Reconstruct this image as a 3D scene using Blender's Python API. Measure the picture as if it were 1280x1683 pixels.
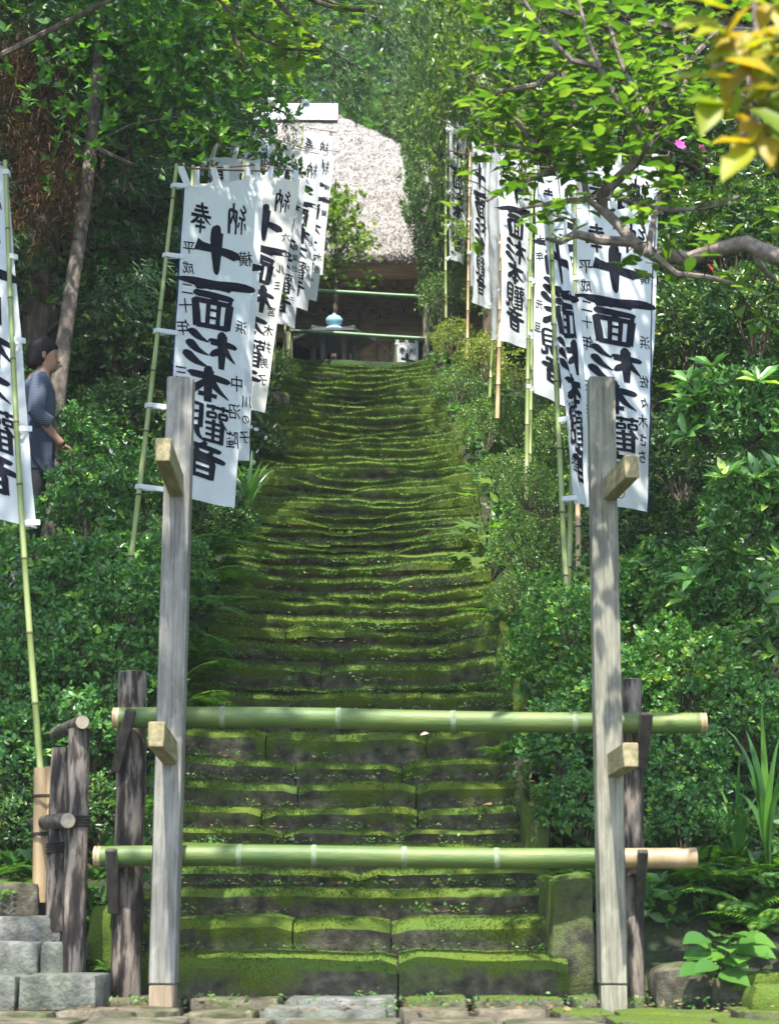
import bpy, bmesh, math, random
import numpy as np
from mathutils import Vector, Matrix, noise, Quaternion

for _o in list(bpy.data.objects):
    bpy.data.objects.remove(_o, do_unlink=True)
scene = bpy.context.scene
C = scene.collection
R = math.radians
random.seed(7)
rng = np.random.default_rng(7)

# ------------------------------------------------------------------ camera, sky, sun, exposure
F_PX, CX, CY, EYE, PITCH = 3000.0, 640.0, 841.5, 0.32, R(12.93)
cam_data = bpy.data.cameras.new('camera')
cam = bpy.data.objects.new('camera', cam_data)
C.objects.link(cam)
cam.location = (0, 0, EYE)
cam.rotation_euler = (R(90) + PITCH, 0, 0)
cam_data.sensor_fit = 'AUTO'
cam_data.sensor_width = 36
cam_data.lens = 36 * F_PX / 1683
cam_data.clip_start = 0.1
cam_data.clip_end = 600
cam_data.dof.use_dof = True
cam_data.dof.focus_distance = 13.0
cam_data.dof.aperture_fstop = 4.5
scene.camera = cam

SUN_EL, SUN_AZ = R(60), R(4)          # the sun stands high behind the camera, a little to its left
world = bpy.data.worlds.new('World')
scene.world = world
world.use_nodes = True
wn = world.node_tree.nodes
wl = world.node_tree.links
bg = wn['Background']
sky = wn.new('ShaderNodeTexSky')
sky.sky_type = 'NISHITA'
sky.sun_disc = False
sky.sun_elevation = SUN_EL
sky.sun_rotation = math.pi + SUN_AZ
sky.air_density = 1.0
sky.dust_density = 1.2
wl.new(sky.outputs[0], bg.inputs[0])
bg.inputs[1].default_value = 0.15
sun_data = bpy.data.lights.new('sun', 'SUN')
sun_data.energy = 3.6
sun_data.angle = R(0.5)
sun_data.color = (1.0, 0.95, 0.85)
sun = bpy.data.objects.new('sun', sun_data)
C.objects.link(sun)
_s = Vector((-math.sin(SUN_AZ) * math.cos(SUN_EL), -math.cos(SUN_AZ) * math.cos(SUN_EL), math.sin(SUN_EL)))
sun.rotation_euler = _s.to_track_quat('Z', 'Y').to_euler()
sun.location = (-8, -20, 30)
scene.view_settings.view_transform = 'Standard'
scene.view_settings.look = 'None'
scene.view_settings.exposure = 1.85
scene.view_settings.gamma = 1.0
scene.view_settings.use_curve_mapping = False
scene.cycles.max_bounces = 12
scene.cycles.diffuse_bounces = 8
scene.cycles.transmission_bounces = 6
scene.cycles.use_denoising = True

# ------------------------------------------------------------------ helpers
def zat(v, Y):
    "height of the point that stands at distance Y and photograph row v"
    return EYE + Y * math.tan(PITCH + math.atan((CY - v) / F_PX))
def at(u, v, Y):
    Z = zat(v, Y)
    d = Y * math.cos(PITCH) + (Z - EYE) * math.sin(PITCH)
    return Vector(((u - CX) * d / F_PX, Y, Z))
def interp(x, xs, ys):
    return float(np.interp(x, xs, ys))
def nz(x, y=0.0, z=0.0):
    return noise.noise(Vector((x, y, z)))

LOC = {}
def tag(o, label=None, cat=None, group=None, kind=None):
    if label: o['label'] = label
    if cat: o['category'] = cat
    if group: o['group'] = group
    if kind: o['kind'] = kind
    return o
def thing(name, label, cat, loc=(0, 0, 0), group=None):
    o = bpy.data.objects.new(name, None)
    o.empty_display_size = 0.1
    C.objects.link(o)
    o.location = loc
    LOC[o] = Vector(loc)
    return tag(o, label, cat, group)
def link(name, me, parent=None, loc=None):
    o = bpy.data.objects.new(name, me)
    C.objects.link(o)
    if parent is not None:
        o.parent = parent
    if loc is not None:
        o.location = loc
    return o
def base_of(parent):
    p, v = parent, Vector((0, 0, 0))
    while p is not None:
        v = v + Vector(p.location)
        p = p.parent
    return v
def copy_tree(o, parent=None):
    c = o.copy()
    C.objects.link(c)
    if parent is not None:
        c.parent = parent
    for ch in list(o.children):
        copy_tree(ch, c)
    return c

class MB:
    "collects vertices and faces in world coordinates; build() links them as one mesh object"
    def __init__(self):
        self.v, self.f, self.m = [], [], []
    def add(self, vs, fs, mi=0):
        b = len(self.v)
        self.v.extend([tuple(p) for p in vs])
        for q in fs:
            self.f.append(tuple(b + i for i in q))
            self.m.append(mi)
        return self
    def box(self, c, s, rot=None, bev=0.0, mi=0, jit=0.0, seg=1):
        bm = bmesh.new()
        bmesh.ops.create_cube(bm, size=1)
        for q in bm.verts:
            q.co = Vector((q.co.x * s[0], q.co.y * s[1], q.co.z * s[2]))
        if bev > 0:
            bmesh.ops.bevel(bm, geom=list(bm.edges), offset=bev, segments=seg, affect='EDGES', profile=0.6)
        M = rot if rot is not None else Matrix.Identity(3)
        c = Vector(c)
        if jit:
            for q in bm.verts:
                q.co += jit * Vector((random.uniform(-1, 1), random.uniform(-1, 1), random.uniform(-1, 1)))
        bm.verts.index_update()
        self.add([M @ q.co + c for q in bm.verts], [[w.index for w in g.verts] for g in bm.faces], mi)
        bm.free()
        return self
    def beam(self, a, b, w, h, bev=0.004, up=(0, 0, 1), mi=0):
        "a square bar from a to b: w across, h along up"
        a, b = Vector(a), Vector(b)
        y = (b - a).normalized()
        x = y.cross(Vector(up)).normalized()
        z = x.cross(y)
        return self.box((a + b) / 2, (w, (b - a).length, h), Matrix((x, y, z)).transposed(), bev, mi)
    def tube(self, pts, rad, n=8, cap=True, mi=0, ring_mi=None, ell=1.0):
        pts = [Vector(p) for p in pts]
        if not hasattr(rad, '__len__'):
            rad = [rad] * len(pts)
        vs, fs, ms = [], [], []
        ref = None
        for i, p in enumerate(pts):
            t = (pts[min(i + 1, len(pts) - 1)] - pts[max(i - 1, 0)])
            t = t.normalized() if t.length > 1e-9 else Vector((0, 0, 1))
            if ref is None:
                ref = t.orthogonal().normalized()
            ref = (ref - t * ref.dot(t)).normalized()
            s = t.cross(ref)
            for k in range(n):
                a = 2 * math.pi * k / n
                vs.append(p + (ref * math.cos(a) * ell + s * math.sin(a)) * rad[i])
        for i in range(len(pts) - 1):
            for k in range(n):
                k2 = (k + 1) % n
                fs.append((i * n + k, i * n + k2, (i + 1) * n + k2, (i + 1) * n + k))
                ms.append(mi if ring_mi is None else ring_mi[i])
        b = len(self.v)
        self.v.extend([tuple(p) for p in vs])
        for q, m_ in zip(fs, ms):
            self.f.append(tuple(b + i for i in q)); self.m.append(m_)
        if cap:
            self.f.append(tuple(b + k for k in range(n))[::-1]); self.m.append(ms[0] if ms else mi)
            self.f.append(tuple(b + (len(pts) - 1) * n + k for k in range(n))); self.m.append(ms[-1] if ms else mi)
        return self
    def loft(self, rings, cap=True, mi=0):
        n = len(rings[0])
        vs = [p for r in rings for p in r]
        fs = []
        for i in range(len(rings) - 1):
            for k in range(n):
                k2 = (k + 1) % n
                fs.append((i * n + k, i * n + k2, (i + 1) * n + k2, (i + 1) * n + k))
        if cap:
            fs.append(tuple(range(n))[::-1])
            fs.append(tuple((len(rings) - 1) * n + k for k in range(n)))
        return self.add(vs, fs, mi)
    def grid(self, P, nu, nv, mi=0, close=False):
        fs = []
        for j in range(nv - 1):
            for i in range(nu - 1):
                fs.append((j * nu + i, j * nu + i + 1, (j + 1) * nu + i + 1, (j + 1) * nu + i))
        return self.add(P, fs, mi)
    def mesh(self, name, mats, off=Vector((0, 0, 0)), smooth=True):
        me = bpy.data.meshes.new(name)
        o = Vector(off)
        me.from_pydata([(p[0] - o.x, p[1] - o.y, p[2] - o.z) for p in self.v], [], self.f)
        mats = mats if isinstance(mats, (list, tuple)) else [mats]
        for m_ in mats:
            me.materials.append(m_)
        me.polygons.foreach_set('material_index', self.m)
        if smooth:
            me.shade_smooth()
            me.set_sharp_from_angle(angle=R(42))
        me.update()
        return me
    def build(self, name, mats, parent=None, smooth=True):
        return link(name, self.mesh(name, mats, base_of(parent), smooth), parent)

# ------------------------------------------------------------------ materials
def _new(name):
    m = bpy.data.materials.new(name)
    m.use_nodes = True
    nt = m.node_tree
    return m, nt, nt.nodes, nt.links, nt.nodes['Principled BSDF']
def ramp(nt, fac, stops):
    r = nt.nodes.new('ShaderNodeValToRGB')
    el = r.color_ramp.elements
    while len(el) < len(stops):
        el.new(0.5)
    for e, (p, c) in zip(el, stops):
        e.position = p
        e.color = (c[0], c[1], c[2], 1)
    nt.links.new(fac, r.inputs[0])
    return r.outputs[0]
def noise_tex(nt, scale, detail=4, stretch=(1, 1, 1), world=False, rough=0.6):
    n = nt.nodes.new('ShaderNodeTexNoise')
    n.inputs['Scale'].default_value = scale
    n.inputs['Detail'].default_value = detail
    n.inputs['Roughness'].default_value = rough
    mp = nt.nodes.new('ShaderNodeMapping')
    mp.inputs['Scale'].default_value = stretch
    if world:
        g = nt.nodes.new('ShaderNodeNewGeometry')
        nt.links.new(g.outputs['Position'], mp.inputs[0])
    else:
        t = nt.nodes.new('ShaderNodeTexCoord')
        nt.links.new(t.outputs['Object'], mp.inputs[0])
    nt.links.new(mp.outputs[0], n.inputs[0])
    return n.outputs['Fac']
def mixc(nt, fac, a, b, mode='MIX'):
    n = nt.nodes.new('ShaderNodeMix')
    n.data_type = 'RGBA'
    n.blend_type = mode
    for s, x in ((n.inputs[0], fac), (n.inputs[6], a), (n.inputs[7], b)):
        if hasattr(x, 'is_linked'):
            nt.links.new(x, s)
        elif isinstance(x, (int, float)):
            s.default_value = x
        else:
            s.default_value = (x[0], x[1], x[2], 1)
    return n.outputs[2]
def bump(nt, p, h, dist, strength=1.0):
    b = nt.nodes.new('ShaderNodeBump')
    b.inputs['Strength'].default_value = strength
    b.inputs['Distance'].default_value = dist
    nt.links.new(h, b.inputs['Height'])
    nt.links.new(b.outputs[0], p.inputs['Normal'])
def mat(name, stops, scale=6, stretch=(1, 1, 1), rough=0.7, bmp=0.003, bscale=None, world=False, detail=5, spec=0.4, second=None):
    m, nt, N, L, p = _new(name)
    f = noise_tex(nt, scale, detail, stretch, world)
    c = ramp(nt, f, stops)
    if second:
        f2 = noise_tex(nt, second[0], 3, second[2] if len(second) > 2 else (1, 1, 1), world)
        c = mixc(nt, ramp(nt, f2, [(0.42, (0, 0, 0)), (0.6, (1, 1, 1))]), c, mixc(nt, 1.0, c, second[1], 'MULTIPLY'))
    L.new(c, p.inputs['Base Color'])
    p.inputs['Roughness'].default_value = rough
    p.inputs['Specular IOR Level'].default_value = spec
    if bmp:
        bump(nt, p, noise_tex(nt, bscale or scale * 3, 5, stretch, world), bmp)
    return m
def plain(name, c, rough=0.6, spec=0.4):
    m, nt, N, L, p = _new(name)
    p.inputs['Base Color'].default_value = (c[0], c[1], c[2], 1)
    p.inputs['Roughness'].default_value = rough
    p.inputs['Specular IOR Level'].default_value = spec
    return m
def leaf_mat(name, stops, rough=0.4, trans=0.35, tcol=None, spec=0.5):
    "a leaf: colour by the leaf's own random number, light passing through it"
    m, nt, N, L, p = _new(name)
    a = N.new('ShaderNodeAttribute')
    a.attribute_name = 'rnd'
    c = ramp(nt, a.outputs['Fac'], stops)
    L.new(c, p.inputs['Base Color'])
    p.inputs['Roughness'].default_value = rough
    p.inputs['Specular IOR Level'].default_value = spec
    t = N.new('ShaderNodeBsdfTranslucent')
    L.new(mixc(nt, 1.0, c, tcol or (1.6, 1.7, 0.7), 'MULTIPLY'), t.inputs[0])
    mx = N.new('ShaderNodeMixShader')
    mx.inputs[0].default_value = trans
    L.new(p.outputs[0], mx.inputs[1])
    L.new(t.outputs[0], mx.inputs[2])
    L.new(mx.outputs[0], N['Material Output'].inputs[0])
    return m

# ------------------------------------------------------------------ leaves by the thousand (numpy)
T4 = (np.array([(0, 0, 0), (.45, .5, .07), (1, 0, -.06), (.45, -.5, .07)], float), [(0, 2, 1), (0, 3, 2)])
T8 = (np.array([(0, 0, 0), (.2, .36, .05), (.58, .46, .05), (1, 0, -.14), (.58, -.46, .05), (.2, -.36, .05), (.3, 0, -.03), (.65, 0, -.06)], float),
      [(0, 6, 1), (6, 7, 2, 1), (7, 3, 2), (0, 5, 6), (6, 5, 4, 7), (7, 4, 3)])
TR = (np.array([(0, 0, 0), (.16, .33, .04), (.46, .5, .06), (.80, .38, .03), (1, 0, -.07), (.80, -.38, .03), (.46, -.5, .06), (.16, -.33, .04), (.28, 0, -.02), (.66, 0, -.03)], float),
      [(0, 8, 1), (8, 9, 2, 1), (9, 3, 2), (9, 4, 3), (0, 7, 8), (7, 6, 9, 8), (6, 5, 9), (5, 4, 9)])
T3 = (np.array([(0, .5, 0), (0, -.5, 0), (1, 0, 0)], float), [(0, 1, 2)])
_ml = [(0, 0)]
for _k, (_a, _r) in enumerate([(-140, .3), (-105, .72), (-80, .36), (-48, .92), (-25, .45), (0, 1.0), (25, .45), (48, .92), (80, .36), (105, .72), (140, .3)]):
    _ml.append((.28 + _r * .72 * math.cos(R(_a)), _r * .72 * math.sin(R(_a))))
TM = (np.array([(x, y, .05 * abs(y) - .08 * max(0, x - .5)) for x, y in [(.28, 0)] + _ml[1:] + [(0.05, 0)]], float),
      [(0, i, i + 1) for i in range(1, 11)] + [(0, 11, 12), (0, 12, 1)])
def unit(a):
    return a / np.maximum(np.linalg.norm(a, axis=1, keepdims=True), 1e-9)
def mk_leaves(name, P, D, N, L, W, tmpl, mats, rnd=None, smooth=True):
    P = np.asarray(P, float); D = unit(np.asarray(D, float)); N = np.asarray(N, float)
    N = unit(N - D * np.sum(N * D, axis=1, keepdims=True))
    S = np.cross(N, D)
    n = len(P)
    L = np.broadcast_to(np.asarray(L, float), (n,)); W = np.broadcast_to(np.asarray(W, float), (n,))
    T, faces = tmpl
    k = len(T)
    V = (P[:, None, :] + (T[None, :, 0:1] * L[:, None, None]) * D[:, None, :]
         + (T[None, :, 1:2] * W[:, None, None]) * S[:, None, :]
         + (T[None, :, 2:3] * L[:, None, None]) * N[:, None, :]).reshape(-1, 3)
    me = bpy.data.meshes.new(name)
    me.vertices.add(n * k)
    me.vertices.foreach_set('co', V.ravel())
    loops = np.array([i for f in faces for i in f])
    sizes = np.array([len(f) for f in faces])
    lp = (loops[None, :] + (np.arange(n) * k)[:, None]).ravel()
    me.loops.add(len(lp))
    me.loops.foreach_set('vertex_index', lp)
    tot = np.tile(sizes, n)
    me.polygons.add(len(tot))
    me.polygons.foreach_set('loop_start', np.concatenate(([0], np.cumsum(tot)[:-1])))
    me.polygons.foreach_set('loop_total', tot)
    if smooth:
        me.polygons.foreach_set('use_smooth', np.ones(len(tot), bool))
    r = rng.random(n) if rnd is None else np.clip(rnd, 0, 1)
    at_ = me.attributes.new('rnd', 'FLOAT', 'POINT')
    at_.data.foreach_set('value', np.repeat(r, k).astype(np.float32))
    for m_ in (mats if isinstance(mats, (list, tuple)) else [mats]):
        me.materials.append(m_)
    me.update(calc_edges=True)
    return me
def rand_dirs(n, r=rng):
    return unit(r.normal(size=(n, 3)))
def rosettes(Cn, A, k, spread=(0.5, 1.35), stem=0.0):
    "k leaves round each axis: returns base points, directions, normals"
    n = len(Cn)
    A = unit(A)
    U = unit(np.cross(A, rand_dirs(n)))
    V = np.cross(A, U)
    ph = rng.random((n, 1)) * 6.283 + np.arange(k)[None, :] * 2.4
    th = rng.uniform(spread[0], spread[1], (n, k))
    D = (np.cos(th)[..., None] * A[:, None, :] + np.sin(th)[..., None] * (np.cos(ph)[..., None] * U[:, None, :] + np.sin(ph)[..., None] * V[:, None, :]))
    P = Cn[:, None, :] + (-A[:, None, :]) * (stem * rng.random((n, k)))[..., None]
    N = A[:, None, :] + 0.25 * rng.normal(size=(n, k, 3))
    return P.reshape(-1, 3), D.reshape(-1, 3), N.reshape(-1, 3)
def bumpy(dirs, amp=0.22, fr=2.2, seed=0.0):
    return np.array([1 + amp * nz(d[0] * fr + seed, d[1] * fr - seed, d[2] * fr + seed * .7) * 1.6 for d in dirs])
# ------------------------------------------------------------------ the materials
def moss_stone():
    m, nt, N, L, p = _new('mossy_stone')
    geo = N.new('ShaderNodeNewGeometry')
    sep = N.new('ShaderNodeSeparateXYZ')
    L.new(geo.outputs['Normal'], sep.inputs[0])
    a = N.new('ShaderNodeAttribute'); a.attribute_name = 'mossy'
    big = noise_tex(nt, 2.2, 3, world=True)
    mid = noise_tex(nt, 14, 5, world=True)
    fine = noise_tex(nt, 150, 3, world=True)
    stone = ramp(nt, mid, [(0.3, (0.032, 0.031, 0.022)), (0.5, (0.078, 0.072, 0.052)), (0.72, (0.175, 0.158, 0.12))])
    moss = ramp(nt, fine, [(0.28, (0.025, 0.051, 0.007)), (0.5, (0.064, 0.113, 0.016)), (0.75, (0.102, 0.152, 0.026))])
    moss = mixc(nt, ramp(nt, big, [(0.38, (0, 0, 0)), (0.66, (1, 1, 1))]), moss, mixc(nt, 1.0, moss, (1.25, 1.0, 0.65), 'MULTIPLY'))
    s = N.new('ShaderNodeMath'); s.operation = 'MULTIPLY_ADD'
    L.new(sep.outputs[2], s.inputs[0]); s.inputs[1].default_value = 0.5
    L.new(mid, s.inputs[2])
    s2 = N.new('ShaderNodeMath'); s2.operation = 'MULTIPLY_ADD'
    L.new(big, s2.inputs[0]); s2.inputs[1].default_value = 1.7
    L.new(s.outputs[0], s2.inputs[2])
    s3 = N.new('ShaderNodeMath'); s3.operation = 'ADD'
    L.new(s2.outputs[0], s3.inputs[0]); L.new(a.outputs['Fac'], s3.inputs[1])
    k = ramp(nt, s3.outputs[0], [(0.0, (0, 0, 0)), (1.0, (1, 1, 1))])
    r = N.new('ShaderNodeMapRange')
    L.new(s3.outputs[0], r.inputs[0])
    r.inputs[1].default_value = 1.20; r.inputs[2].default_value = 1.62
    L.new(mixc(nt, r.outputs[0], stone, moss), p.inputs['Base Color'])
    p.inputs['Roughness'].default_value = 0.92
    p.inputs['Specular IOR Level'].default_value = 0.2
    h = N.new('ShaderNodeMath'); h.operation = 'MULTIPLY_ADD'
    L.new(fine, h.inputs[0]); h.inputs[1].default_value = 0.35; L.new(mid, h.inputs[2])
    bump(nt, p, h.outputs[0], 0.02, 0.8)
    return m
def post_wood(name, base, stain, light):
    m, nt, N, L, p = _new(name)
    g = noise_tex(nt, 10, 6, (7, 7, .35))
    blot = noise_tex(nt, 2.2, 4, (2.5, 2.5, .8))
    fleck = noise_tex(nt, 11, 5, (1.6, 1.6, .8))
    c = ramp(nt, g, [(.3, tuple(x * .55 for x in base)), (.5, base), (.72, tuple(x * 1.5 for x in base))])
    c = mixc(nt, ramp(nt, blot, [(.45, (0, 0, 0)), (.62, (.8, .8, .8))]), c, mixc(nt, 1.0, c, stain, 'MULTIPLY'))
    c = mixc(nt, ramp(nt, fleck, [(.52, (0, 0, 0)), (.74, (.6, .6, .6))]), c, light)
    L.new(c, p.inputs['Base Color'])
    p.inputs['Roughness'].default_value = .85
    p.inputs['Specular IOR Level'].default_value = .25
    bump(nt, p, g, .004)
    return m
M = {}
M['moss_stone'] = moss_stone()
M['moss_blade'] = leaf_mat('moss_blade', [(0, (0.022, 0.054, 0.007)), (.5, (0.055, 0.109, 0.015)), (1, (0.104, 0.157, 0.026))], 0.8, 0.3, spec=0.15)
M['grey_stone'] = mat('grey_stone', [(0.3, (0.055, 0.055, 0.05)), (0.5, (0.125, 0.125, 0.115)), (0.72, (0.22, 0.22, 0.205))], 13, rough=0.88, bmp=0.012, world=True, second=(2.5, (0.7, 0.78, 0.66)))
M['tan_stone'] = mat('tan_stone', [(0.3, (0.05, 0.043, 0.03)), (0.5, (0.12, 0.10, 0.07)), (0.72, (0.24, 0.20, 0.145))], 11, rough=0.9, bmp=0.012, world=True, second=(4, (0.4, 0.55, 0.28)))
M['soil'] = mat('soil', [(0.3, (0.010, 0.012, 0.006)), (0.5, (0.022, 0.028, 0.010)), (0.7, (0.045, 0.05, 0.02))], 5, rough=0.95, bmp=0.04, world=True, second=(1.2, (0.6, 1.3, 0.5)))
M['grey_wood'] = post_wood('weathered_grey_wood', (0.20, 0.192, 0.165), (.58, .58, .60), (.36, .35, .33))
M['tan_wood'] = post_wood('weathered_tan_wood', (0.20, 0.19, 0.145), (.5, .53, .55), (.38, .355, .28))
M['new_wood'] = mat('newer_wood', [(0.3, (0.17, 0.13, 0.085)), (0.6, (0.28, 0.21, 0.14))], 7, (6, 6, 0.5), 0.75, 0.002)
M['arm_wood'] = mat('arm_wood', [(0.3, (0.13, 0.11, 0.055)), (0.55, (0.25, 0.21, 0.11)), (0.75, (0.36, 0.31, 0.18))], 9, (5, 0.6, 5), 0.75, 0.002)
M['log'] = mat('log_bark', [(0.38, (0.010, 0.008, 0.007)), (0.48, (0.035, 0.027, 0.022)), (0.56, (0.17, 0.14, 0.115)), (0.75, (0.32, 0.27, 0.22))], 4.5, (5, 5, 0.9), 0.85, 0.01, 12, detail=6)
M['log_across'] = mat('log_bark_lying', [(0.36, (0.02, 0.016, 0.013)), (0.5, (0.07, 0.058, 0.045)), (0.75, (0.22, 0.185, 0.14))], 4.5, (5, .9, 5), 0.85, 0.008, 12, detail=6)
M['log_end'] = mat('log_end', [(0.3, (0.2, 0.17, 0.12)), (0.7, (0.42, 0.36, 0.27))], 30, rough=0.85)
M['dark_wood'] = mat('dark_board', [(0.3, (0.02, 0.017, 0.014)), (0.7, (0.075, 0.062, 0.05))], 9, (4, 4, .6), 0.8, 0.003)
M['bamboo'] = mat('green_bamboo', [(0.3, (0.045, 0.092, 0.022)), (0.5, (0.075, 0.125, 0.032)), (0.72, (0.125, 0.17, 0.055))], 3, (0.8, 5, 5), 0.5, 0.002, 30, second=(1.4, (1.25, 1.12, 0.95)), spec=0.4)
M['bamboo_far'] = mat('dark_green_bamboo', [(0.3, (0.05, 0.12, 0.05)), (0.7, (0.10, 0.2, 0.09))], 3, (.8, 5, 5), 0.4, 0)
M['bamboo_tan'] = mat('dry_bamboo', [(0.3, (0.24, 0.165, 0.085)), (0.7, (0.38, 0.28, 0.165))], 3, (5, 5, .7), 0.45, 0.001)
M['bamboo_node'] = mat('bamboo_node', [(0.3, (0.09, 0.13, 0.06)), (0.7, (0.22, 0.27, 0.18))], 20, rough=0.6, bmp=0)
M['node_dark'] = plain('pole_node', (0.07, 0.055, 0.03), 0.7)
M['pole'] = mat('pole_bamboo', [(0.3, (0.12, 0.17, 0.05)), (0.5, (0.2, 0.25, 0.08)), (0.7, (0.30, 0.31, 0.14))], 2, (4, 4, 0.8), 0.38, 0.0006, 30, spec=0.5)
M['pole_tan'] = mat('pole_bamboo_dry', [(0.3, (0.30, 0.19, 0.10)), (0.55, (0.45, 0.32, 0.18)), (0.7, (0.55, 0.43, 0.26))], 2, (4, 4, 0.8), 0.42, 0.0006, 30)
M['rod'] = mat('rusty_rod', [(0.3, (0.07, 0.03, 0.02)), (0.7, (0.18, 0.09, 0.06))], 20, rough=0.7)
M['rope'] = plain('black_rope', (0.012, 0.011, 0.011), 0.9)
M['ink'] = plain('ink', (0.008, 0.009, 0.016), 0.85, 0.1)
M['navy'] = plain('navy_hem', (0.012, 0.025, 0.09), 0.85, 0.1)
def cloth_mat(name, c, tr=0.4):
    m, nt, N, L, p = _new(name)
    f = noise_tex(nt, 3.0, 3)
    col = mixc(nt, f, (c[0] * .93, c[1] * .94, c[2] * .95), c)
    L.new(col, p.inputs['Base Color'])
    p.inputs['Roughness'].default_value = 0.8
    p.inputs['Specular IOR Level'].default_value = 0.15
    bump(nt, p, noise_tex(nt, 7, 4, (1, 1, .45)), 0.02, 0.7)
    t = N.new('ShaderNodeBsdfTranslucent')
    L.new(col, t.inputs[0])
    mx = N.new('ShaderNodeMixShader'); mx.inputs[0].default_value = tr
    L.new(p.outputs[0], mx.inputs[1]); L.new(t.outputs[0], mx.inputs[2])
    L.new(mx.outputs[0], N['Material Output'].inputs[0])
    return m
M['cloth'] = cloth_mat('white_cloth', (0.70, 0.725, 0.75))
M['cloth_cream'] = cloth_mat('cream_cloth', (0.72, 0.71, 0.65))
M['thatch'] = mat('thatch', [(0.32, (0.04, 0.033, 0.028)), (0.41, (0.17, 0.155, 0.14)), (0.48, (0.27, 0.25, 0.232)), (0.75, (0.37, 0.345, 0.325))], 40, (1, .6, .6), 0.95, 0.008, 50, world=True, detail=8)
M['straw'] = leaf_mat('straw', [(0, (0.03, 0.025, 0.022)), (.16, (0.07, 0.06, 0.053)), (.23, (0.205, 0.188, 0.174)), (1, (0.33, 0.308, 0.287))], 0.9, 0.1, (1, 1, 1), 0.1)
M['thatch_edge'] = mat('thatch_edge', [(0.3, (0.28, 0.14, 0.065)), (0.7, (0.50, 0.29, 0.15))], 8, (.3, 1, 6), 0.95, 0.02, 20, world=True)
M['cap'] = mat('ridge_metal', [(0.3, (0.36, 0.40, 0.45)), (0.7, (0.48, 0.52, 0.56))], 3, rough=0.5, bmp=0)
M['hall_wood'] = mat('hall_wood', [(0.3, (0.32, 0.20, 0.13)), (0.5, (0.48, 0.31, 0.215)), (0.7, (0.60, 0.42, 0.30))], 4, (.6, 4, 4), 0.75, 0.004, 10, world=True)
M['hall_wood_dim'] = mat('dimmed_rafter_wood', [(0.3, (0.05, 0.028, 0.018)), (0.7, (0.13, 0.075, 0.05))], 4, (4, .6, 4), 0.8, 0.004, 10, world=True)  # darker copy of the hall wood, shade of the eave in its colour
M['hall_wood_lit'] = mat('lit_hall_board', [(0.3, (0.48, 0.34, 0.26)), (0.5, (0.60, 0.45, 0.355)), (0.7, (0.68, 0.53, 0.43))], 4, (4, 4, .5), 0.75, 0.004, 10, world=True)  # lighter copy of the hall wood, light on the boards in its colour
M['bracket'] = mat('bracket_wood', [(0.3, (0.25, 0.17, 0.12)), (0.7, (0.45, 0.34, 0.26))], 7, rough=0.8)
M['sticker'] = plain('votive_paper', (0.56, 0.46, 0.37), 0.9, 0.1)
M['interior'] = plain('interior_darkness', (0.02, 0.017, 0.016), 0.9, 0.1)
M['copper'] = mat('dark_copper', [(0.3, (0.045, 0.052, 0.055)), (0.7, (0.10, 0.115, 0.12))], 6, rough=0.55, bmp=0.002)
M['patina'] = mat('copper_patina', [(0.3, (0.20, 0.40, 0.50)), (0.7, (0.32, 0.55, 0.64))], 6, rough=0.6, bmp=0.002)
M['bark'] = mat('bark', [(0.3, (0.03, 0.022, 0.016)), (0.5, (0.085, 0.064, 0.045)), (0.72, (0.19, 0.15, 0.11))], 7, (3, 3, .6), 0.9, 0.02, 14, world=True)
M['bark_pale'] = mat('pale_bark', [(0.3, (0.07, 0.055, 0.045)), (0.5, (0.15, 0.12, 0.10)), (0.72, (0.27, 0.23, 0.19))], 9, (2.5, 2.5, 2.5), 0.9, 0.008, 18, world=True)
M['bark_mid'] = mat('grey_brown_bark', [(0.3, (0.045, 0.035, 0.028)), (0.5, (0.10, 0.08, 0.064)), (0.72, (0.20, 0.165, 0.135))], 9, (2.5, 2.5, 1.2), 0.9, 0.012, 18, world=True)
M['twig'] = plain('twig', (0.06, 0.045, 0.03), 0.9, 0.2)
G = lambda *a: [(i / (len(a) - 1), c) for i, c in enumerate(a)]
M['azalea'] = leaf_mat('azalea_leaf', G((0.038, 0.105, 0.028), (0.069, 0.189, 0.047), (0.127, 0.289, 0.058), (0.318, 0.498, 0.058)), 0.30, 0.22)
M['azalea_sun'] = leaf_mat('sunlit_azalea_leaf', G((0.040, 0.119, 0.028), (0.076, 0.210, 0.042), (0.134, 0.299, 0.053), (0.360, 0.491, 0.071)), 0.30, 0.25)  # lighter copy of the azalea leaf, with sunshine in its colour
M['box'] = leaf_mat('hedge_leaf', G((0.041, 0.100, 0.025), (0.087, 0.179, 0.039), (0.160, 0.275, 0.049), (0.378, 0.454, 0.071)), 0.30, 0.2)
M['box_sunlit'] = leaf_mat('sunlit_hedge_leaf', G((0.076, 0.146, 0.018), (0.183, 0.274, 0.030), (0.334, 0.395, 0.048), (0.531, 0.412, 0.144)), 0.35, 0.3)  # yellower copy of the hedge leaf, sunshine put into the colour
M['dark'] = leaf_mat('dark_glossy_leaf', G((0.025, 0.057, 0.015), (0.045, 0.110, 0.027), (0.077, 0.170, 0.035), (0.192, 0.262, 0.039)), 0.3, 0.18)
M['wood_leaf'] = leaf_mat('woodland_leaf', G((0.023, 0.067, 0.013), (0.046, 0.133, 0.018), (0.087, 0.223, 0.027), (0.214, 0.372, 0.039)), 0.42, 0.42)
M['bright'] = leaf_mat('bright_leaf', G((0.048, 0.106, 0.012), (0.097, 0.186, 0.020), (0.166, 0.260, 0.028), (0.289, 0.335, 0.044)), 0.4, 0.45)
M['dogwood'] = leaf_mat('dogwood_leaf', G((0.041, 0.099, 0.013), (0.070, 0.153, 0.020), (0.105, 0.197, 0.025), (0.175, 0.256, 0.039)), 0.38, 0.48)
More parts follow.
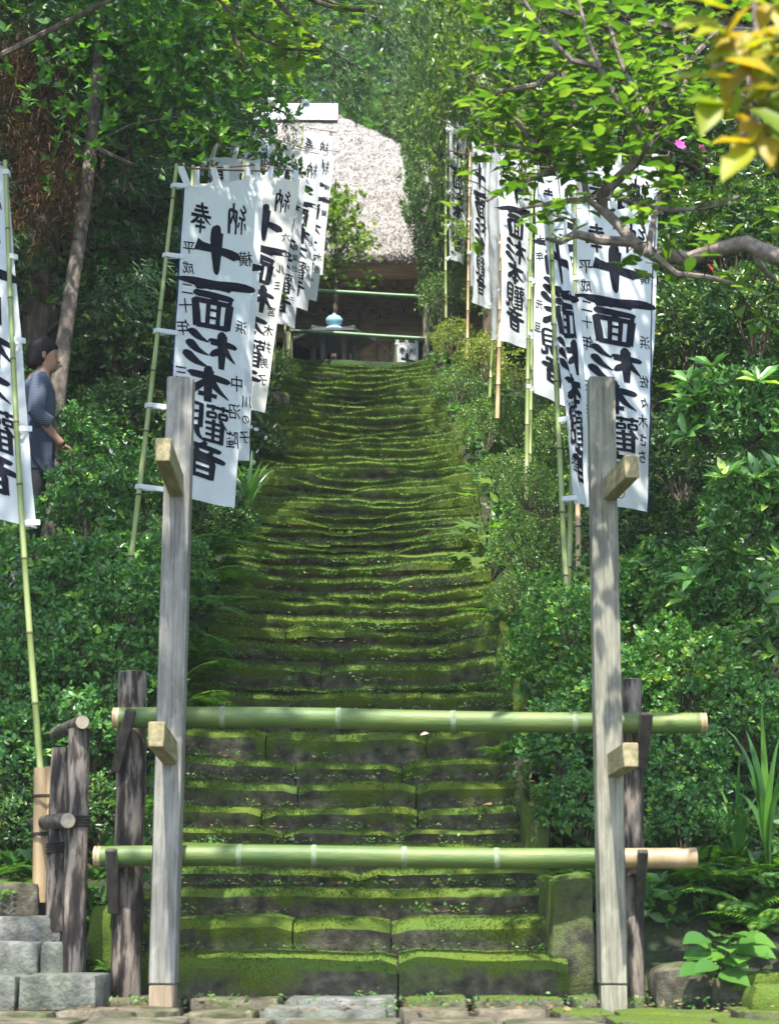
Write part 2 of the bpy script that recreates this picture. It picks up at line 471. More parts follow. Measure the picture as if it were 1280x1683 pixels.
M['yellow'] = leaf_mat('yellowing_leaf', G((0.085, 0.179, 0.020), (0.190, 0.263, 0.015), (0.342, 0.347, 0.012), (0.399, 0.284, 0.020)), 0.45, 0.5, (1.3, 1.25, .3), 0.3)
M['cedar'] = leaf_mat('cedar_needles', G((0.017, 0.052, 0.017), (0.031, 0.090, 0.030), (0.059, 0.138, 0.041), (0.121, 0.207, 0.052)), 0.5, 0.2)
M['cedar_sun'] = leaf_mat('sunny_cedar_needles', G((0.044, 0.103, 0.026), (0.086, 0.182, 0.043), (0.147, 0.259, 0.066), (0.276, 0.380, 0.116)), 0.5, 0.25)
M['cedar_dead'] = leaf_mat('dead_cedar_needles', G((0.045, 0.025, 0.012), (0.096, 0.056, 0.026), (0.166, 0.101, 0.048), (0.280, 0.200, 0.111)), 0.8, 0.25, (1.3, 1, .7), 0.15)
M['fern'] = leaf_mat('fern', G((0.025, 0.076, 0.013), (0.048, 0.140, 0.018), (0.083, 0.203, 0.029), (0.166, 0.278, 0.039)), 0.5, 0.4)
M['weed'] = leaf_mat('weed_leaf', G((0.035, 0.10, 0.020), (0.055, 0.15, 0.03), (0.09, 0.20, 0.04), (0.16, 0.27, 0.06)), 0.5, 0.35)
M['hosta'] = leaf_mat('hosta_leaf', G((0.045, 0.132, 0.024), (0.069, 0.180, 0.029), (0.099, 0.227, 0.032)), 0.38, 0.35)
M['rhodo'] = leaf_mat('rhododendron_leaf', G((0.049, 0.129, 0.030), (0.085, 0.212, 0.046), (0.136, 0.310, 0.055)), 0.32, 0.2)
M['blade'] = leaf_mat('strap_leaf', G((0.033, 0.117, 0.016), (0.058, 0.169, 0.021), (0.117, 0.260, 0.026)), 0.35, 0.35)
M['red_leaf'] = leaf_mat('reddish_leaf', G((0.09, 0.05, 0.03), (0.16, 0.08, 0.05), (0.09, 0.13, 0.03)), 0.5, 0.3, (1.3, 1.1, .8))
M['pink'] = plain('pink_petal', (0.55, 0.06, 0.28), 0.6, 0.2)
M['red'] = plain('red_petal', (0.45, 0.03, 0.02), 0.6, 0.2)
M['white_petal'] = plain('white_petal', (0.62, 0.62, 0.72), 0.6, 0.2)
M['litter'] = mat('fallen_leaf', [(0.3, (0.32, 0.27, 0.18)), (0.7, (0.55, 0.5, 0.38))], 20, rough=0.8, bmp=0)
M['court'] = mat('bounce_gravel', [(0.3, (0.42, 0.39, 0.34)), (0.7, (0.58, 0.55, 0.50))], 20, rough=0.95, bmp=0.01, world=True)
# ------------------------------------------------------------------ the lie of the land
STEP_V = [1640, 1568, 1505, 1459, 1425, 1391, 1366, 1329, 1286, 1250, 1205, 1172, 1142, 1124, 1089, 1061, 1039, 1013, 991, 971, 949, 930, 910, 897, 882, 871, 857, 845]
while STEP_V[-1] > 614:
    STEP_V.append(STEP_V[-1] - interp(STEP_V[-1], [605, 850], [9.6, 12]))
_vk = [605, 720, 850, 1050, 1205, 1400, 1640]
_yk = [21.05, 17.86, 14.45, 12.08, 10.75, 9.5, 8.25]
def stair_y(v): return interp(v, _vk, _yk)
STEP_Y = [stair_y(v) for v in STEP_V]
STEP_Z = [zat(v, y) for v, y in zip(STEP_V, STEP_Y)]
STEP_Z[0] = 0.0
TOP_Y, TOP_Z = 21.4, STEP_Z[-1] + 0.12
def stair_z(y):
    return interp(y, [8.25] + STEP_Y[1:] + [TOP_Y], [0] + STEP_Z[1:] + [TOP_Z])
_ev = [605, 720, 850, 1050, 1200, 1440, 1620]
_lx = [476, 452, 398, 352, 300, 255, 226]
_rx = [706, 736, 784, 812, 842, 905, 926]
def stair_l(v, y): return at(interp(v, _ev, _lx), v, y).x
def stair_r(v, y): return at(interp(v, _ev, _rx), v, y).x
def v_of(y): return interp(y, _yk[::-1], _vk[::-1])
def smooth(t):
    t = min(1, max(0, t)); return t * t * (3 - 2 * t)
def ground(x, y):
    if y < 6.2:
        z = -0.33 * (6.2 - y) if y > 1 else -1.72
    elif y < 8.25:
        z = -0.06
    else:
        z = stair_z(y)
    if y > 33:
        z += 0.55 * (y - 33)
    yy = min(max(y, 8.25), TOP_Y)
    v = v_of(yy)
    l, r = stair_l(v, yy), stair_r(v, yy)
    if 8.3 < y < TOP_Y and l - .05 < x < r + .05:
        return z - 0.20
    n = 0.12 * nz(x * .8, y * .8, 3.1)
    if y > 8.3:
        k = smooth((y - 8.3) / 1.0)
        flat = 1.0 if y < 23 else 1 - smooth((y - 23) / 8)
        if x < l:
            z += k * (0.12 + n) + max(0, -x - 3.2 - .12 * (y - 10)) * 0.85 * k
        else:
            z += k * (0.10 + n) + max(0, x - 2.0 - .03 * (y - 10)) * 0.75 * k
    return z

def build_ground():
    xs = np.concatenate((np.linspace(-70, -12, 18), np.linspace(-10, 10, 81), np.linspace(12, 70, 18)))
    ys = np.concatenate((np.linspace(-30, 5, 10), np.linspace(5.6, 24, 93), np.linspace(25, 110, 44)))
    b = MB()
    b.grid([(x, y, ground(x, y)) for y in ys for x in xs], len(xs), len(ys))
    tag(b.build('terrain', M['soil']), 'dark wooded hillside rising on both sides of the stairs', kind='structure')
build_ground()

# ------------------------------------------------------------------ the mossy stairs, stone by stone
stairs = thing('stone_staircase', 'steep worn stone staircase covered in green moss climbing to the thatched hall', 'staircase', (0, 8.25, 0))
MOSS_P, MOSS_N = [], []
def block_mesh(i, x0, x1, seed, last):
    y0, z0 = STEP_Y[i], STEP_Z[i]
    y1, z1 = (STEP_Y[i + 1], STEP_Z[i + 1]) if not last else (y0 + .5, z0 + .12)
    t, rise = y1 - y0, z1 - z0
    worn = smooth((i - 4) / 12)
    h = rise * (0.93 - 0.20 * worn)
    rb = .30 + .40 * worn
    prof = [(.045 + .025 * worn, -.10, -.45), (.034 + .025 * worn, .15 * h, -.28 + .06 * worn), (.008 + .008 * rb, .45 * h, .08 + .08 * worn), (-.012 + .022 * rb, .72 * h, .22), (.006 + .035 * rb, .92 * h, .36), (.05 + .06 * rb, 1.03 * h, .46), (.5 * t + .03, h + .35 * (rise - h), .5), (t + .10, rise + .015, .5), (t + .16, z0 * 0 - .12, 0)]  # moss thins low on the riser, also painting the crevice dark as in shade
    nx = max(4, int((x1 - x0) / .075))
    xc = (x0 + x1) / 2
    yy = y0
    v = v_of(yy)
    l, r = stair_l(v, yy), stair_r(v, yy)
    rnd = random.Random(seed)
    dz, dy = rnd.uniform(-.012, .012), rnd.uniform(-.018, .018)
    if i > 16: dz, dy = dz * .3, dy * .3
    tilt = rnd.uniform(-.018, .018)
    P, A = [], []
    for (py, pz, ms) in prof:
        for k in range(nx + 1):
            s = k / nx
            x = x0 + (x1 - x0) * s
            c = (x - (l + r) / 2) / ((r - l) / 2)
            edge = min(s, 1 - s) * (x1 - x0)
            rnd_e = max(0, 1 - edge / .035) * (1 - .8 * smooth((i - 12) / 10))
            top = 1 if pz > .5 * h else (.4 if pz > 0 else 0)
            smile = (0.010 + 0.075 * worn) * (abs(c) ** 2.2) - .02 * worn
            wav = (0.012 + .05 * worn) * nz(x * 1.9 + 3.1, i * .55, .3) + .026 * worn * nz(x * 4.3, i * 1.7, 5.2)
            zz = z0 + pz + top * (smile + wav + dz + tilt * (s - .5) - .020 * rnd_e)
            y = y0 + py + dy + .03 * nz(x * 2.1, i * 3.1, 1.7) * (1 + worn) + .022 * rnd_e * (1 if py < .05 else 0)
            zz += .007 * nz(x * 14, i * 5 + pz * 20, 2.2); y += .008 * nz(x * 15, i * 7 + pz * 22, 8.2)
            if top == 0 and pz > -.05:
                zz += smile
            P.append((x, y, zz))
            m_ = ms * (0.85 + .35 * worn) + .20 * worn + (.10 if i > 26 else 0) + (.22 if edge < .05 else 0) + .25 * max(0, abs(c) - .75)
            m_ += .42 * nz(x * 2.3, i * 3.3, pz * 5.0) + .22 * nz(x * 7, i * 5.3, pz * 14.0)
            A.append(m_)
    return P, A, nx + 1, len(prof)
def build_stairs():
    for i in range(len(STEP_V)):
        last = i == len(STEP_V) - 1
        v, y = STEP_V[i], STEP_Y[i]
        l, r = stair_l(v, y), stair_r(v, y)
        n = random.choice([1, 2, 2, 3]) if i not in (7, 8, 9) else random.choice([3, 4, 5])
        if i > 14: n = random.choice([2, 2, 3])
        if i > 26: n = random.choice([1, 2, 2])
        cuts = sorted(l + (r - l) * (k + random.uniform(-.25, .25)) / n for k in range(1, n))
        xs = [l - .03] + cuts + [r + .03]
        for a, b in zip(xs[:-1], xs[1:]):
            P, A, nu, nv = block_mesh(i, a + (.004 if i < 16 else .0), b - (.004 if i < 16 else .0), i * 10 + n, last)
            mb = MB()
            mb.grid(P, nu, nv)
            mb.f.append(tuple(k * nu for k in range(nv))); mb.m.append(0)
            mb.f.append(tuple(k * nu + nu - 1 for k in range(nv))[::-1]); mb.m.append(0)
            me = mb.mesh('stone_block', M['moss_stone'], Vector((0, 8.25, 0)))
            at_ = me.attributes.new('mossy', 'FLOAT', 'POINT')
            at_.data.foreach_set('value', np.array(A, np.float32))
            link('stone_block', me, stairs)
            Pn = np.array(P).reshape(nv, nu, 3)
            An = np.array(A).reshape(nv, nu)
            area = (b - a) * .22
            cnt = int(area * (9500 if i < 10 else 7000 if i < 25 else 4500))
            j = rng.choice(np.arange(1, nv - 2), cnt, p=[.06, .14, .22, .2, .22, .16])
            k = rng.integers(0, nu - 1, cnt)
            fu, fv = rng.random((cnt, 1)), rng.random((cnt, 1))
            p = (Pn[j, k] * (1 - fu) + Pn[j, k + 1] * fu) * (1 - fv) + (Pn[j + 1, k] * (1 - fu) + Pn[j + 1, k + 1] * fu) * fv
            keep = An[j, k] + .5 * np.array([nz(q[0] * 4, q[1] * 4, q[2] * 6) for q in p]) + .25 * rng.random(cnt) > (.38 if i < 8 else .30)
            MOSS_P.append(p[keep])
build_stairs()
def build_moss():
    P = np.concatenate(MOSS_P)
    n = len(P)
    D = np.column_stack((rng.normal(0, .6, n), rng.normal(-.45, .5, n), rng.uniform(.4, 1.2, n)))
    N = np.column_stack((rng.normal(0, .5, n), rng.normal(-.8, .3, n), rng.normal(.5, .4, n)))
    L = rng.uniform(.007, .019, n) * np.interp(P[:, 1], [8, 20], [.9, 2.1])
    big = np.array([nz(p[0] * 1.3, p[1] * 1.3, p[2]) for p in P])
    me = mk_leaves('moss', P - D * .002, D, N, L, L * .45, T3, M['moss_blade'], np.clip(.42 + .45 * big + rng.normal(0, .22, n), 0, 1), smooth=False)
    tag(link('moss', me), 'short green moss growing over the stair stones', kind='stuff')
build_moss()
def build_weeds():
    P, D, N, L = [], [], [], []
    for q in range(620):
        i = int(min(len(STEP_V) - 2, abs(random.gauss(0, 1)) * 16)) if q % 3 else random.randrange(len(STEP_V) - 1)
        v, y = STEP_V[i], STEP_Y[i]
        l, r = stair_l(v, y), stair_r(v, y)
        x = random.uniform(l, r) if q % 4 else random.choice([l + random.random() * .12, r - random.random() * .12])
        s = random.uniform(.4, 1.0)
        for k in range(int(random.uniform(8, 26) * s)):
            px = x + random.gauss(0, .06 * s); py = y - .025 + random.gauss(0, .012)
            pz = STEP_Z[i] + .012 + abs(random.gauss(0, .018)) + .045 * smooth((i - 4) / 12) * (abs((x - (l + r) / 2) / ((r - l) / 2)) ** 2.2)
            P.append((px, py, pz)); D.append((random.gauss(0, 1), random.gauss(-.5, .6), random.uniform(0, .7)))
            N.append((random.gauss(0, .4), random.gauss(-.5, .3), 1)); L.append(random.uniform(.012, .026))
    L = np.array(L)
    me = mk_leaves('weeds', P, D, N, L, L * .75, T4, M['weed'])
    tag(link('weeds', me), 'tiny clover like weeds in the joints of the stairs', kind='stuff')
build_weeds()

# ------------------------------------------------------------------ stones: rounded boulders and cut blocks
def stone(name, c, s, mname, parent=None, bev=.02, rough=.012, seed=0, sub=2, moss=0.0, rotz=0.0):
    bm = bmesh.new()
    bmesh.ops.create_cube(bm, size=1)
    for q in bm.verts:
        q.co = Vector((q.co.x * s[0], q.co.y * s[1], q.co.z * s[2]))
    bmesh.ops.bevel(bm, geom=list(bm.edges), offset=bev, segments=2, affect='EDGES', profile=.6)
    bmesh.ops.subdivide_edges(bm, edges=[e for e in bm.edges if e.calc_length() > .09], cuts=sub, use_grid_fill=True)
    Rz = Matrix.Rotation(rotz, 3, 'Z')
    for q in bm.verts:
        k = Vector((nz(q.co.x * 7 + seed, q.co.y * 7, q.co.z * 7), nz(q.co.x * 7, q.co.y * 7 + seed, q.co.z * 7 + 9), nz(q.co.x * 6 + 5, q.co.y * 6, q.co.z * 6 + seed)))
        q.co = Rz @ (q.co + k * rough)
    off = Vector(c) - base_of(parent)
    for q in bm.verts:
        q.co += off
    me = bpy.data.meshes.new(name)
    bm.to_mesh(me); bm.free()
    me.materials.append(M[mname])
    me.shade_smooth(); me.set_sharp_from_angle(angle=R(50))
    if moss:
        a = me.attributes.new('mossy', 'FLOAT', 'POINT')
        a.data.foreach_set('value', np.full(len(me.vertices), moss, np.float32))
    return link(name, me, parent)

# stone paving at the foot of the stairs
paving = bpy.data.objects.new('path', None)
C.objects.link(paving); LOC[paving] = Vector((0, 0, 0))
tag(paving, 'path of worn flat paving stones at the foot of the stairs', kind='structure')
def build_path():
    k = 0
    rows = [(8.14, .30, [(160, 300, 't'), (312, 462, 't'), (468, 655, 'g'), (662, 770, 'm'), (778, 930, 'm'), (940, 1060, 'm'), (1070, 1180, 'm')]),
            (7.62, .42, [(-60, 90, 't'), (100, 292, 't'), (300, 420, 't'), (428, 640, 'g'), (655, 770, 't'), (780, 900, 't'), (912, 1010, 'm'), (1020, 1200, 'm'), (1210, 1340, 'm')]),
            (7.0, .6, [(-80, 120, 't'), (130, 300, 't'), (310, 445, 't'), (455, 660, 't'), (670, 820, 't'), (830, 1000, 't'), (1010, 1180, 'm'), (1190, 1350, 'm')]),
            (6.42, .5, [(-80, 180, 't'), (190, 400, 't'), (410, 640, 'g'), (650, 860, 't'), (870, 1100, 't'), (1110, 1350, 't')])]
    for (yc, dy, cells) in rows:
        for a, b, m_ in cells:
            xa, xb = (a - CX) * yc * .95 / F_PX, (b - CX) * yc * .95 / F_PX
            hgt = {8.14: .045, 7.62: .012, 7.0: -.006, 6.42: -.02}[yc] + random.uniform(-.007, .007) + (.006 if m_ == 'g' else 0)
            stone('paving_stone', ((xa + xb) / 2, yc, hgt - .06), (xb - xa - .012, dy - .015, .12), {'t': 'tan_stone', 'g': 'grey_stone', 'm': 'moss_stone'}[m_], paving, .022, .014, k * 3.1, moss=-.12 if m_ == 'm' else 0, rotz=random.uniform(-.03, .03))
            k += 1
build_path()

# the cheek stones beside the stairs
def kerb(u0, u1, v0, v1, Y, dep, label, seed, moss=.25):
    a, b = at(u0, v1, Y), at(u1, v0, Y)
    o = stone('kerb_stone', ((a.x + b.x) / 2, Y + dep / 2, (a.z + b.z) / 2), (b.x - a.x, dep, b.z - a.z), 'moss_stone', None, min(.05, (b.x - a.x) * .3), .03, seed, 3, moss)
    tag(o, label, 'kerb stone', 'cheek stones along the stairs')
kerb(905, 975, 1436, 1650, 8.42, .9, 'large upright mossy stone block beside the lowest steps, behind the tan post', 1.3, .10)
kerb(862, 905, 1290, 1440, 9.25, .7, 'mossy stone beside the stairs just above the lower bamboo rail', 2.7)
kerb(836, 872, 1165, 1300, 10.2, .8, 'mossy stone beside the stairs between the two bamboo rails', 3.9, .2)
kerb(818, 872, 1062, 1180, 11.3, .9, 'broad bright mossy stone beside the stairs above the upper bamboo rail', 5.2, .35)
kerb(806, 850, 950, 1070, 12.3, 1.0, 'mossy stone at the right edge halfway up the stairs', 6.8, .2)
kerb(776, 812, 795, 900, 14.8, 1.1, 'pale mossy stone behind the lobed leaf plant on the stairs', 8.1, .1)
kerb(745, 775, 690, 790, 17.2, 1.3, 'narrow mossy stone beside the upper stairs', 9.3, .1)
kerb(706, 736, 606, 690, 20.4, 1.2, 'mossy stone at the top right corner of the stairs', 10.1, .1)
kerb(140, 186, 1488, 1605, 8.35, .7, 'low green mossy stone between the two dark log posts', 11.5, .45)
kerb(448, 474, 640, 720, 18.8, 1.2, 'dim stone edging the upper stairs on the banner side', 12.2, -.1)

# grey steps that lead off at the lower corner
steps = thing('stone_steps', 'short flight of pale grey cut stone steps at the lower corner', 'steps', (-1.4, 7.7, 0))
for k, (u0, u1, v0, v1, Y) in enumerate([(-90, 26, 1604, 1672, 7.62), (27, 160, 1602, 1662, 7.62), (-80, 64, 1548, 1604, 7.95), (65, 122, 1549, 1604, 7.95), (-90, -12, 1507, 1550, 8.3), (-11, 102, 1506, 1550, 8.3), (25, 132, 1663, 1682, 7.60)]):
    a, b = at(u0, v1, Y), at(u1, v0, Y)
    stone('step_block', ((a.x + b.x) / 2, Y + .22, (a.z + b.z) / 2), (b.x - a.x - .004, .44, b.z - a.z), 'grey_stone', steps, .018, .01, k * 2.3)
a = at(0, 940, 12.6)
o = stone('ledge_stone', (a.x - .1, 12.75, a.z - .07), (.9, .5, .16), 'grey_stone', None, .03, .02, 3.3)
tag(o, 'grey stone ledge under the feet of the standing person', 'stone ledge')

# rough stones at the lower right
for k, (u0, u1, v0, v1, Y, lab, mo) in enumerate([
        (1078, 1176, 1588, 1668, 7.95, 'brown rough stone under the hosta plant beside the tan post', -.5),
        (1170, 1250, 1602, 1672, 7.9, 'small dim stone between the brown stone and the round mossy boulder', -.2),
        (1238, 1330, 1622, 1700, 7.55, 'round moss covered boulder in the bottom right corner', .35),
        (1205, 1300, 1600, 1640, 7.9, 'mossy boulder behind the corner boulder', .3),
        (-40, 60, 1452, 1506, 8.5, 'tilted brownish stone slab on top of the grey steps', -.6)]):
    a, b = at(u0, v1, Y), at(u1, v0, Y)
    o = stone('garden_stone', ((a.x + b.x) / 2, Y + .15, (a.z + b.z) / 2), (b.x - a.x, .3, b.z - a.z), 'moss_stone', None, .06 if k != 4 else .02, .03, 20 + k * 3.1, 3, mo)
    tag(o, lab, 'stone', 'rough stones beside the path')
# ------------------------------------------------------------------ the two square posts with their arms
def gate_post(ub, ut, mname, arms, label, hook, jm):
    Yp = 7.8
    foot = at(ub, 1662, Yp); top = at(ut, 618, Yp)
    x = (foot.x + top.x) / 2
    t = thing('gate_post', label, 'post', (foot.x, Yp, 0), 'square posts at the foot of the stairs')
    w = .115
    b = MB(); b.beam((foot.x, Yp + w / 2, .105), (top.x, Yp + w / 2, top.z), w, w, .006, (0, -1, 0)); b.build('shaft', M[mname], t)
    b = MB(); b.beam((foot.x, Yp + w / 2, -.1), (foot.x, Yp + w / 2, .103), w * .92, w * .92, .005, (0, -1, 0)); b.build('foot', M[jm], t)
    for (fu, fv, fy, ru, rv) in arms:
        rear = at(ru, rv, Yp + .03); front = at(fu, fv, fy); front.z = rear.z
        b = MB(); b.beam(front, rear, .062, .098, .004); b.build('arm', M['arm_wood'], t)
    if hook:
        b = MB(); c = at(1019, 812, 7.66)
        b.tube([c + Vector((.018 * math.cos(a), 0, .018 * math.sin(a))) for a in np.linspace(-2.6, 1.6, 12)], .0022, 5); b.build('hook', M['rod'], t)
    return t
gate_post(265, 296, 'grey_wood', [(268, 742, 7.19, 291, 800), (257, 1208, 7.06, 280, 1238)], 'tall weathered grey square post with the new wood at its foot, left of the stairs', False, 'new_wood')
gate_post(1010, 989, 'tan_wood', [(1038, 768, 7.40, 1000, 806), (1036, 1236, 7.35, 1008, 1258)], 'tall weathered tan square post with a metal hook under its arm, right of the stairs', True, 'tan_wood')

# ------------------------------------------------------------------ log posts that carry the bamboo rails
def log_post(u, v0, v1, Y, r, label, brackets=()):
    a, b_ = at(u[0], v1, Y), at(u[1], v0, Y)
    t = thing('log_post', label, 'log post', (a.x, Y, a.z), 'dark log posts')
    n = 9
    pts = [a.lerp(b_, k / (n - 1)) + Vector((.008 * nz(k * 1.3, u[0]), .008 * nz(k * 1.1, 5, u[0]), 0)) for k in range(n)]
    pts[0].z -= .1
    mb = MB(); mb.tube(pts, [r * (1 + .06 * nz(k * .9, u[0] * .1)) for k in range(n - 1)] + [r * .97], 16, True); mb.build('log', M['log'], t)
    mb = MB(); e = pts[-1]; mb.tube([e + Vector((0, 0, .001)), e + Vector((0, 0, .004))], [r * .9, r * .85], 16); mb.build('cut_end', M['log_end'], t)
    for (p, q, w) in brackets:
        mb = MB(); mb.beam(p, q, w, .028, .004, (0, -1, 0)); mb.build('bracket', M['dark_wood'], t)
    return t
RY = 7.99
log_post((206, 219), 1106, 1655, 8.13, .066, 'dark charred log post carrying both bamboo rails beside the grey square post',
         [(at(216, 1166, 7.92), at(190, 1268, 8.06), .045), (at(183, 1396, 7.92), at(188, 1500, 8.06), .05)])
log_post((1040, 1036), 1118, 1664, 8.13, .052, 'slim charred log post carrying both bamboo rails behind the tan square post',
         [(at(1062, 1172, 7.92), at(1052, 1262, 8.06), .055), (at(1056, 1398, 7.92), at(1050, 1480, 8.06), .045)])

# ------------------------------------------------------------------ the bamboo rails across the foot of the stairs
def bamboo_rail(u0, u1, v0, v1, r, nodes, label, tan_from=None, Y=RY, mname='bamboo', group='bamboo rails across the stairs'):
    a, b_ = at(u0, v0, Y), at(u1, v1, Y)
    t = thing('bamboo_rail', label, 'bamboo rail', ((a.x + b_.x) / 2, Y, a.z), group)
    def P(u):
        s = (u - u0) / (u1 - u0)
        return a.lerp(b_, s) + Vector((0, 0, r * .12 * math.sin(s * 7) + .006 * math.sin(s * 3.14)))
    marks = [u0] + list(nodes) + [u1]
    pts, rad = [], []
    for m0, m1 in zip(marks[:-1], marks[1:]):
        for s, k in ((.012, .97), (.03, .955), (.5, .95), (.97, .955), (.988, .97)):
            pts.append(P(m0 + (m1 - m0) * s)); rad.append(r * k)
    tan = [1 if (tan_from and (p - a).length / (b_ - a).length * (u1 - u0) + u0 > tan_from) else 0 for p in pts]
    mb = MB(); mb.tube(pts, rad, 18, False, ring_mi=tan[1:]); mb.build('culm', [M[mname], M['bamboo_tan']], t)
    for u in nodes:
        p = P(u); d = Vector((1, 0, 0))
        mb = MB(); mb.tube([p - d * r * .26, p - d * r * .10, p, p + d * r * .10, p + d * r * .26], [r * .955, r * 1.02, r * .985, r * 1.03, r * .955], 18, False)
        mb.build('bamboo_node', M['bamboo_node'], t)
    for e, s in ((P(u0), -1), (P(u1), 1)):
        d = Vector((s, 0, 0))
        mb = MB(); mb.tube([e - d * r * .5, e + d * .004], [r * .965, r * .965], 18, False); mb.tube([e + d * .004, e + d * .0035, e - d * .02], [r * .965, r * .72, r * .70], 18, True)
        mb.build('cut_end', M['bamboo_tan'], t)
    return t
bamboo_rail(188, 1158, 1180, 1190, .0475, (366, 556, 744, 944), 'upper green bamboo rail at chest height across the foot of the stairs')
bamboo_rail(157, 1142, 1408, 1412, .0465, (393, 516, 664, 816), 'lower green bamboo rail with a sunlit tan end across the foot of the stairs', 1022)  # end of the culm coloured tan, the sunshine on it painted in

# ------------------------------------------------------------------ the low log fence beside the grey steps
t = thing('log_fence', 'low rustic fence of two dark logs lashed with black rope beside the grey steps', 'fence', at(122, 1600, 7.95))
def flog(name, pts, r, mname='log', n=14):
    mb = MB(); mb.tube(pts, r, n); return mb.build(name, M[mname], t)
flog('log_upright', [at(121, 1604, 7.98) + Vector((0, 0, -.05)), at(126, 1400, 7.98), at(131, 1198, 7.98)], [.052, .05, .047])
flog('log_upright', [at(95, 1512, 8.35) + Vector((0, 0, -.05)), at(98, 1380, 8.35), at(103, 1230, 8.35)], [.055, .053, .049])
for (p, q, r) in ((at(136, 1187, 7.90), at(92, 1206, 8.9), .031), (at(112, 1349, 7.88), at(60, 1352, 8.9), .034)):
    o = flog('crossbar', [p, q], r, 'log_across')
    mb = MB(); d = (p - q).normalized(); mb.tube([p + d * .001, p + d * .004], [r * .93, r * .9], 14); mb.build('cut_end', M['log_end'], o)
def lashing(name, c, r, turns, parent, mname='rope', pitch=.013, thick=.005):
    mb = MB(); n = turns * 12
    mb.tube([c + Vector((r * math.cos(k / 12 * 6.283), r * math.sin(k / 12 * 6.283), (k / n - .5) * pitch * turns)) for k in range(n + 1)], thick, 5)
    return mb.build(name, M[mname], parent)
lashing('lashing', at(127, 1352, 7.98), .056, 4, t)
lashing('lashing', at(98, 1395, 8.35), .058, 4, t)
# tan bamboo sleeves that hold the pole of the nearest banner
t = thing('bamboo_sleeve', 'pair of dry tan bamboo tubes tied together beside the log fence', 'bamboo tube', at(72, 1440, 8.6))
for u, v0, v1, r in ((68, 1262, 1440, .036), (82, 1260, 1425, .024)):
    mb = MB(); mb.tube([at(u, v1, 8.6) + Vector((0, 0, -.12)), at(u, (v0 + v1) / 2, 8.6), at(u + 1, v0, 8.6)], r, 12, False); mb.tube([at(u + 1, v0, 8.6), at(u + 1, v0 + 6, 8.6)], [r, r * .8], 12, False); mb.build('tube', M['bamboo_tan'], t)
for v in (1310, 1372):
    lashing('tie', at(73, v, 8.6), .056, 2, t, pitch=.008, thick=.004)
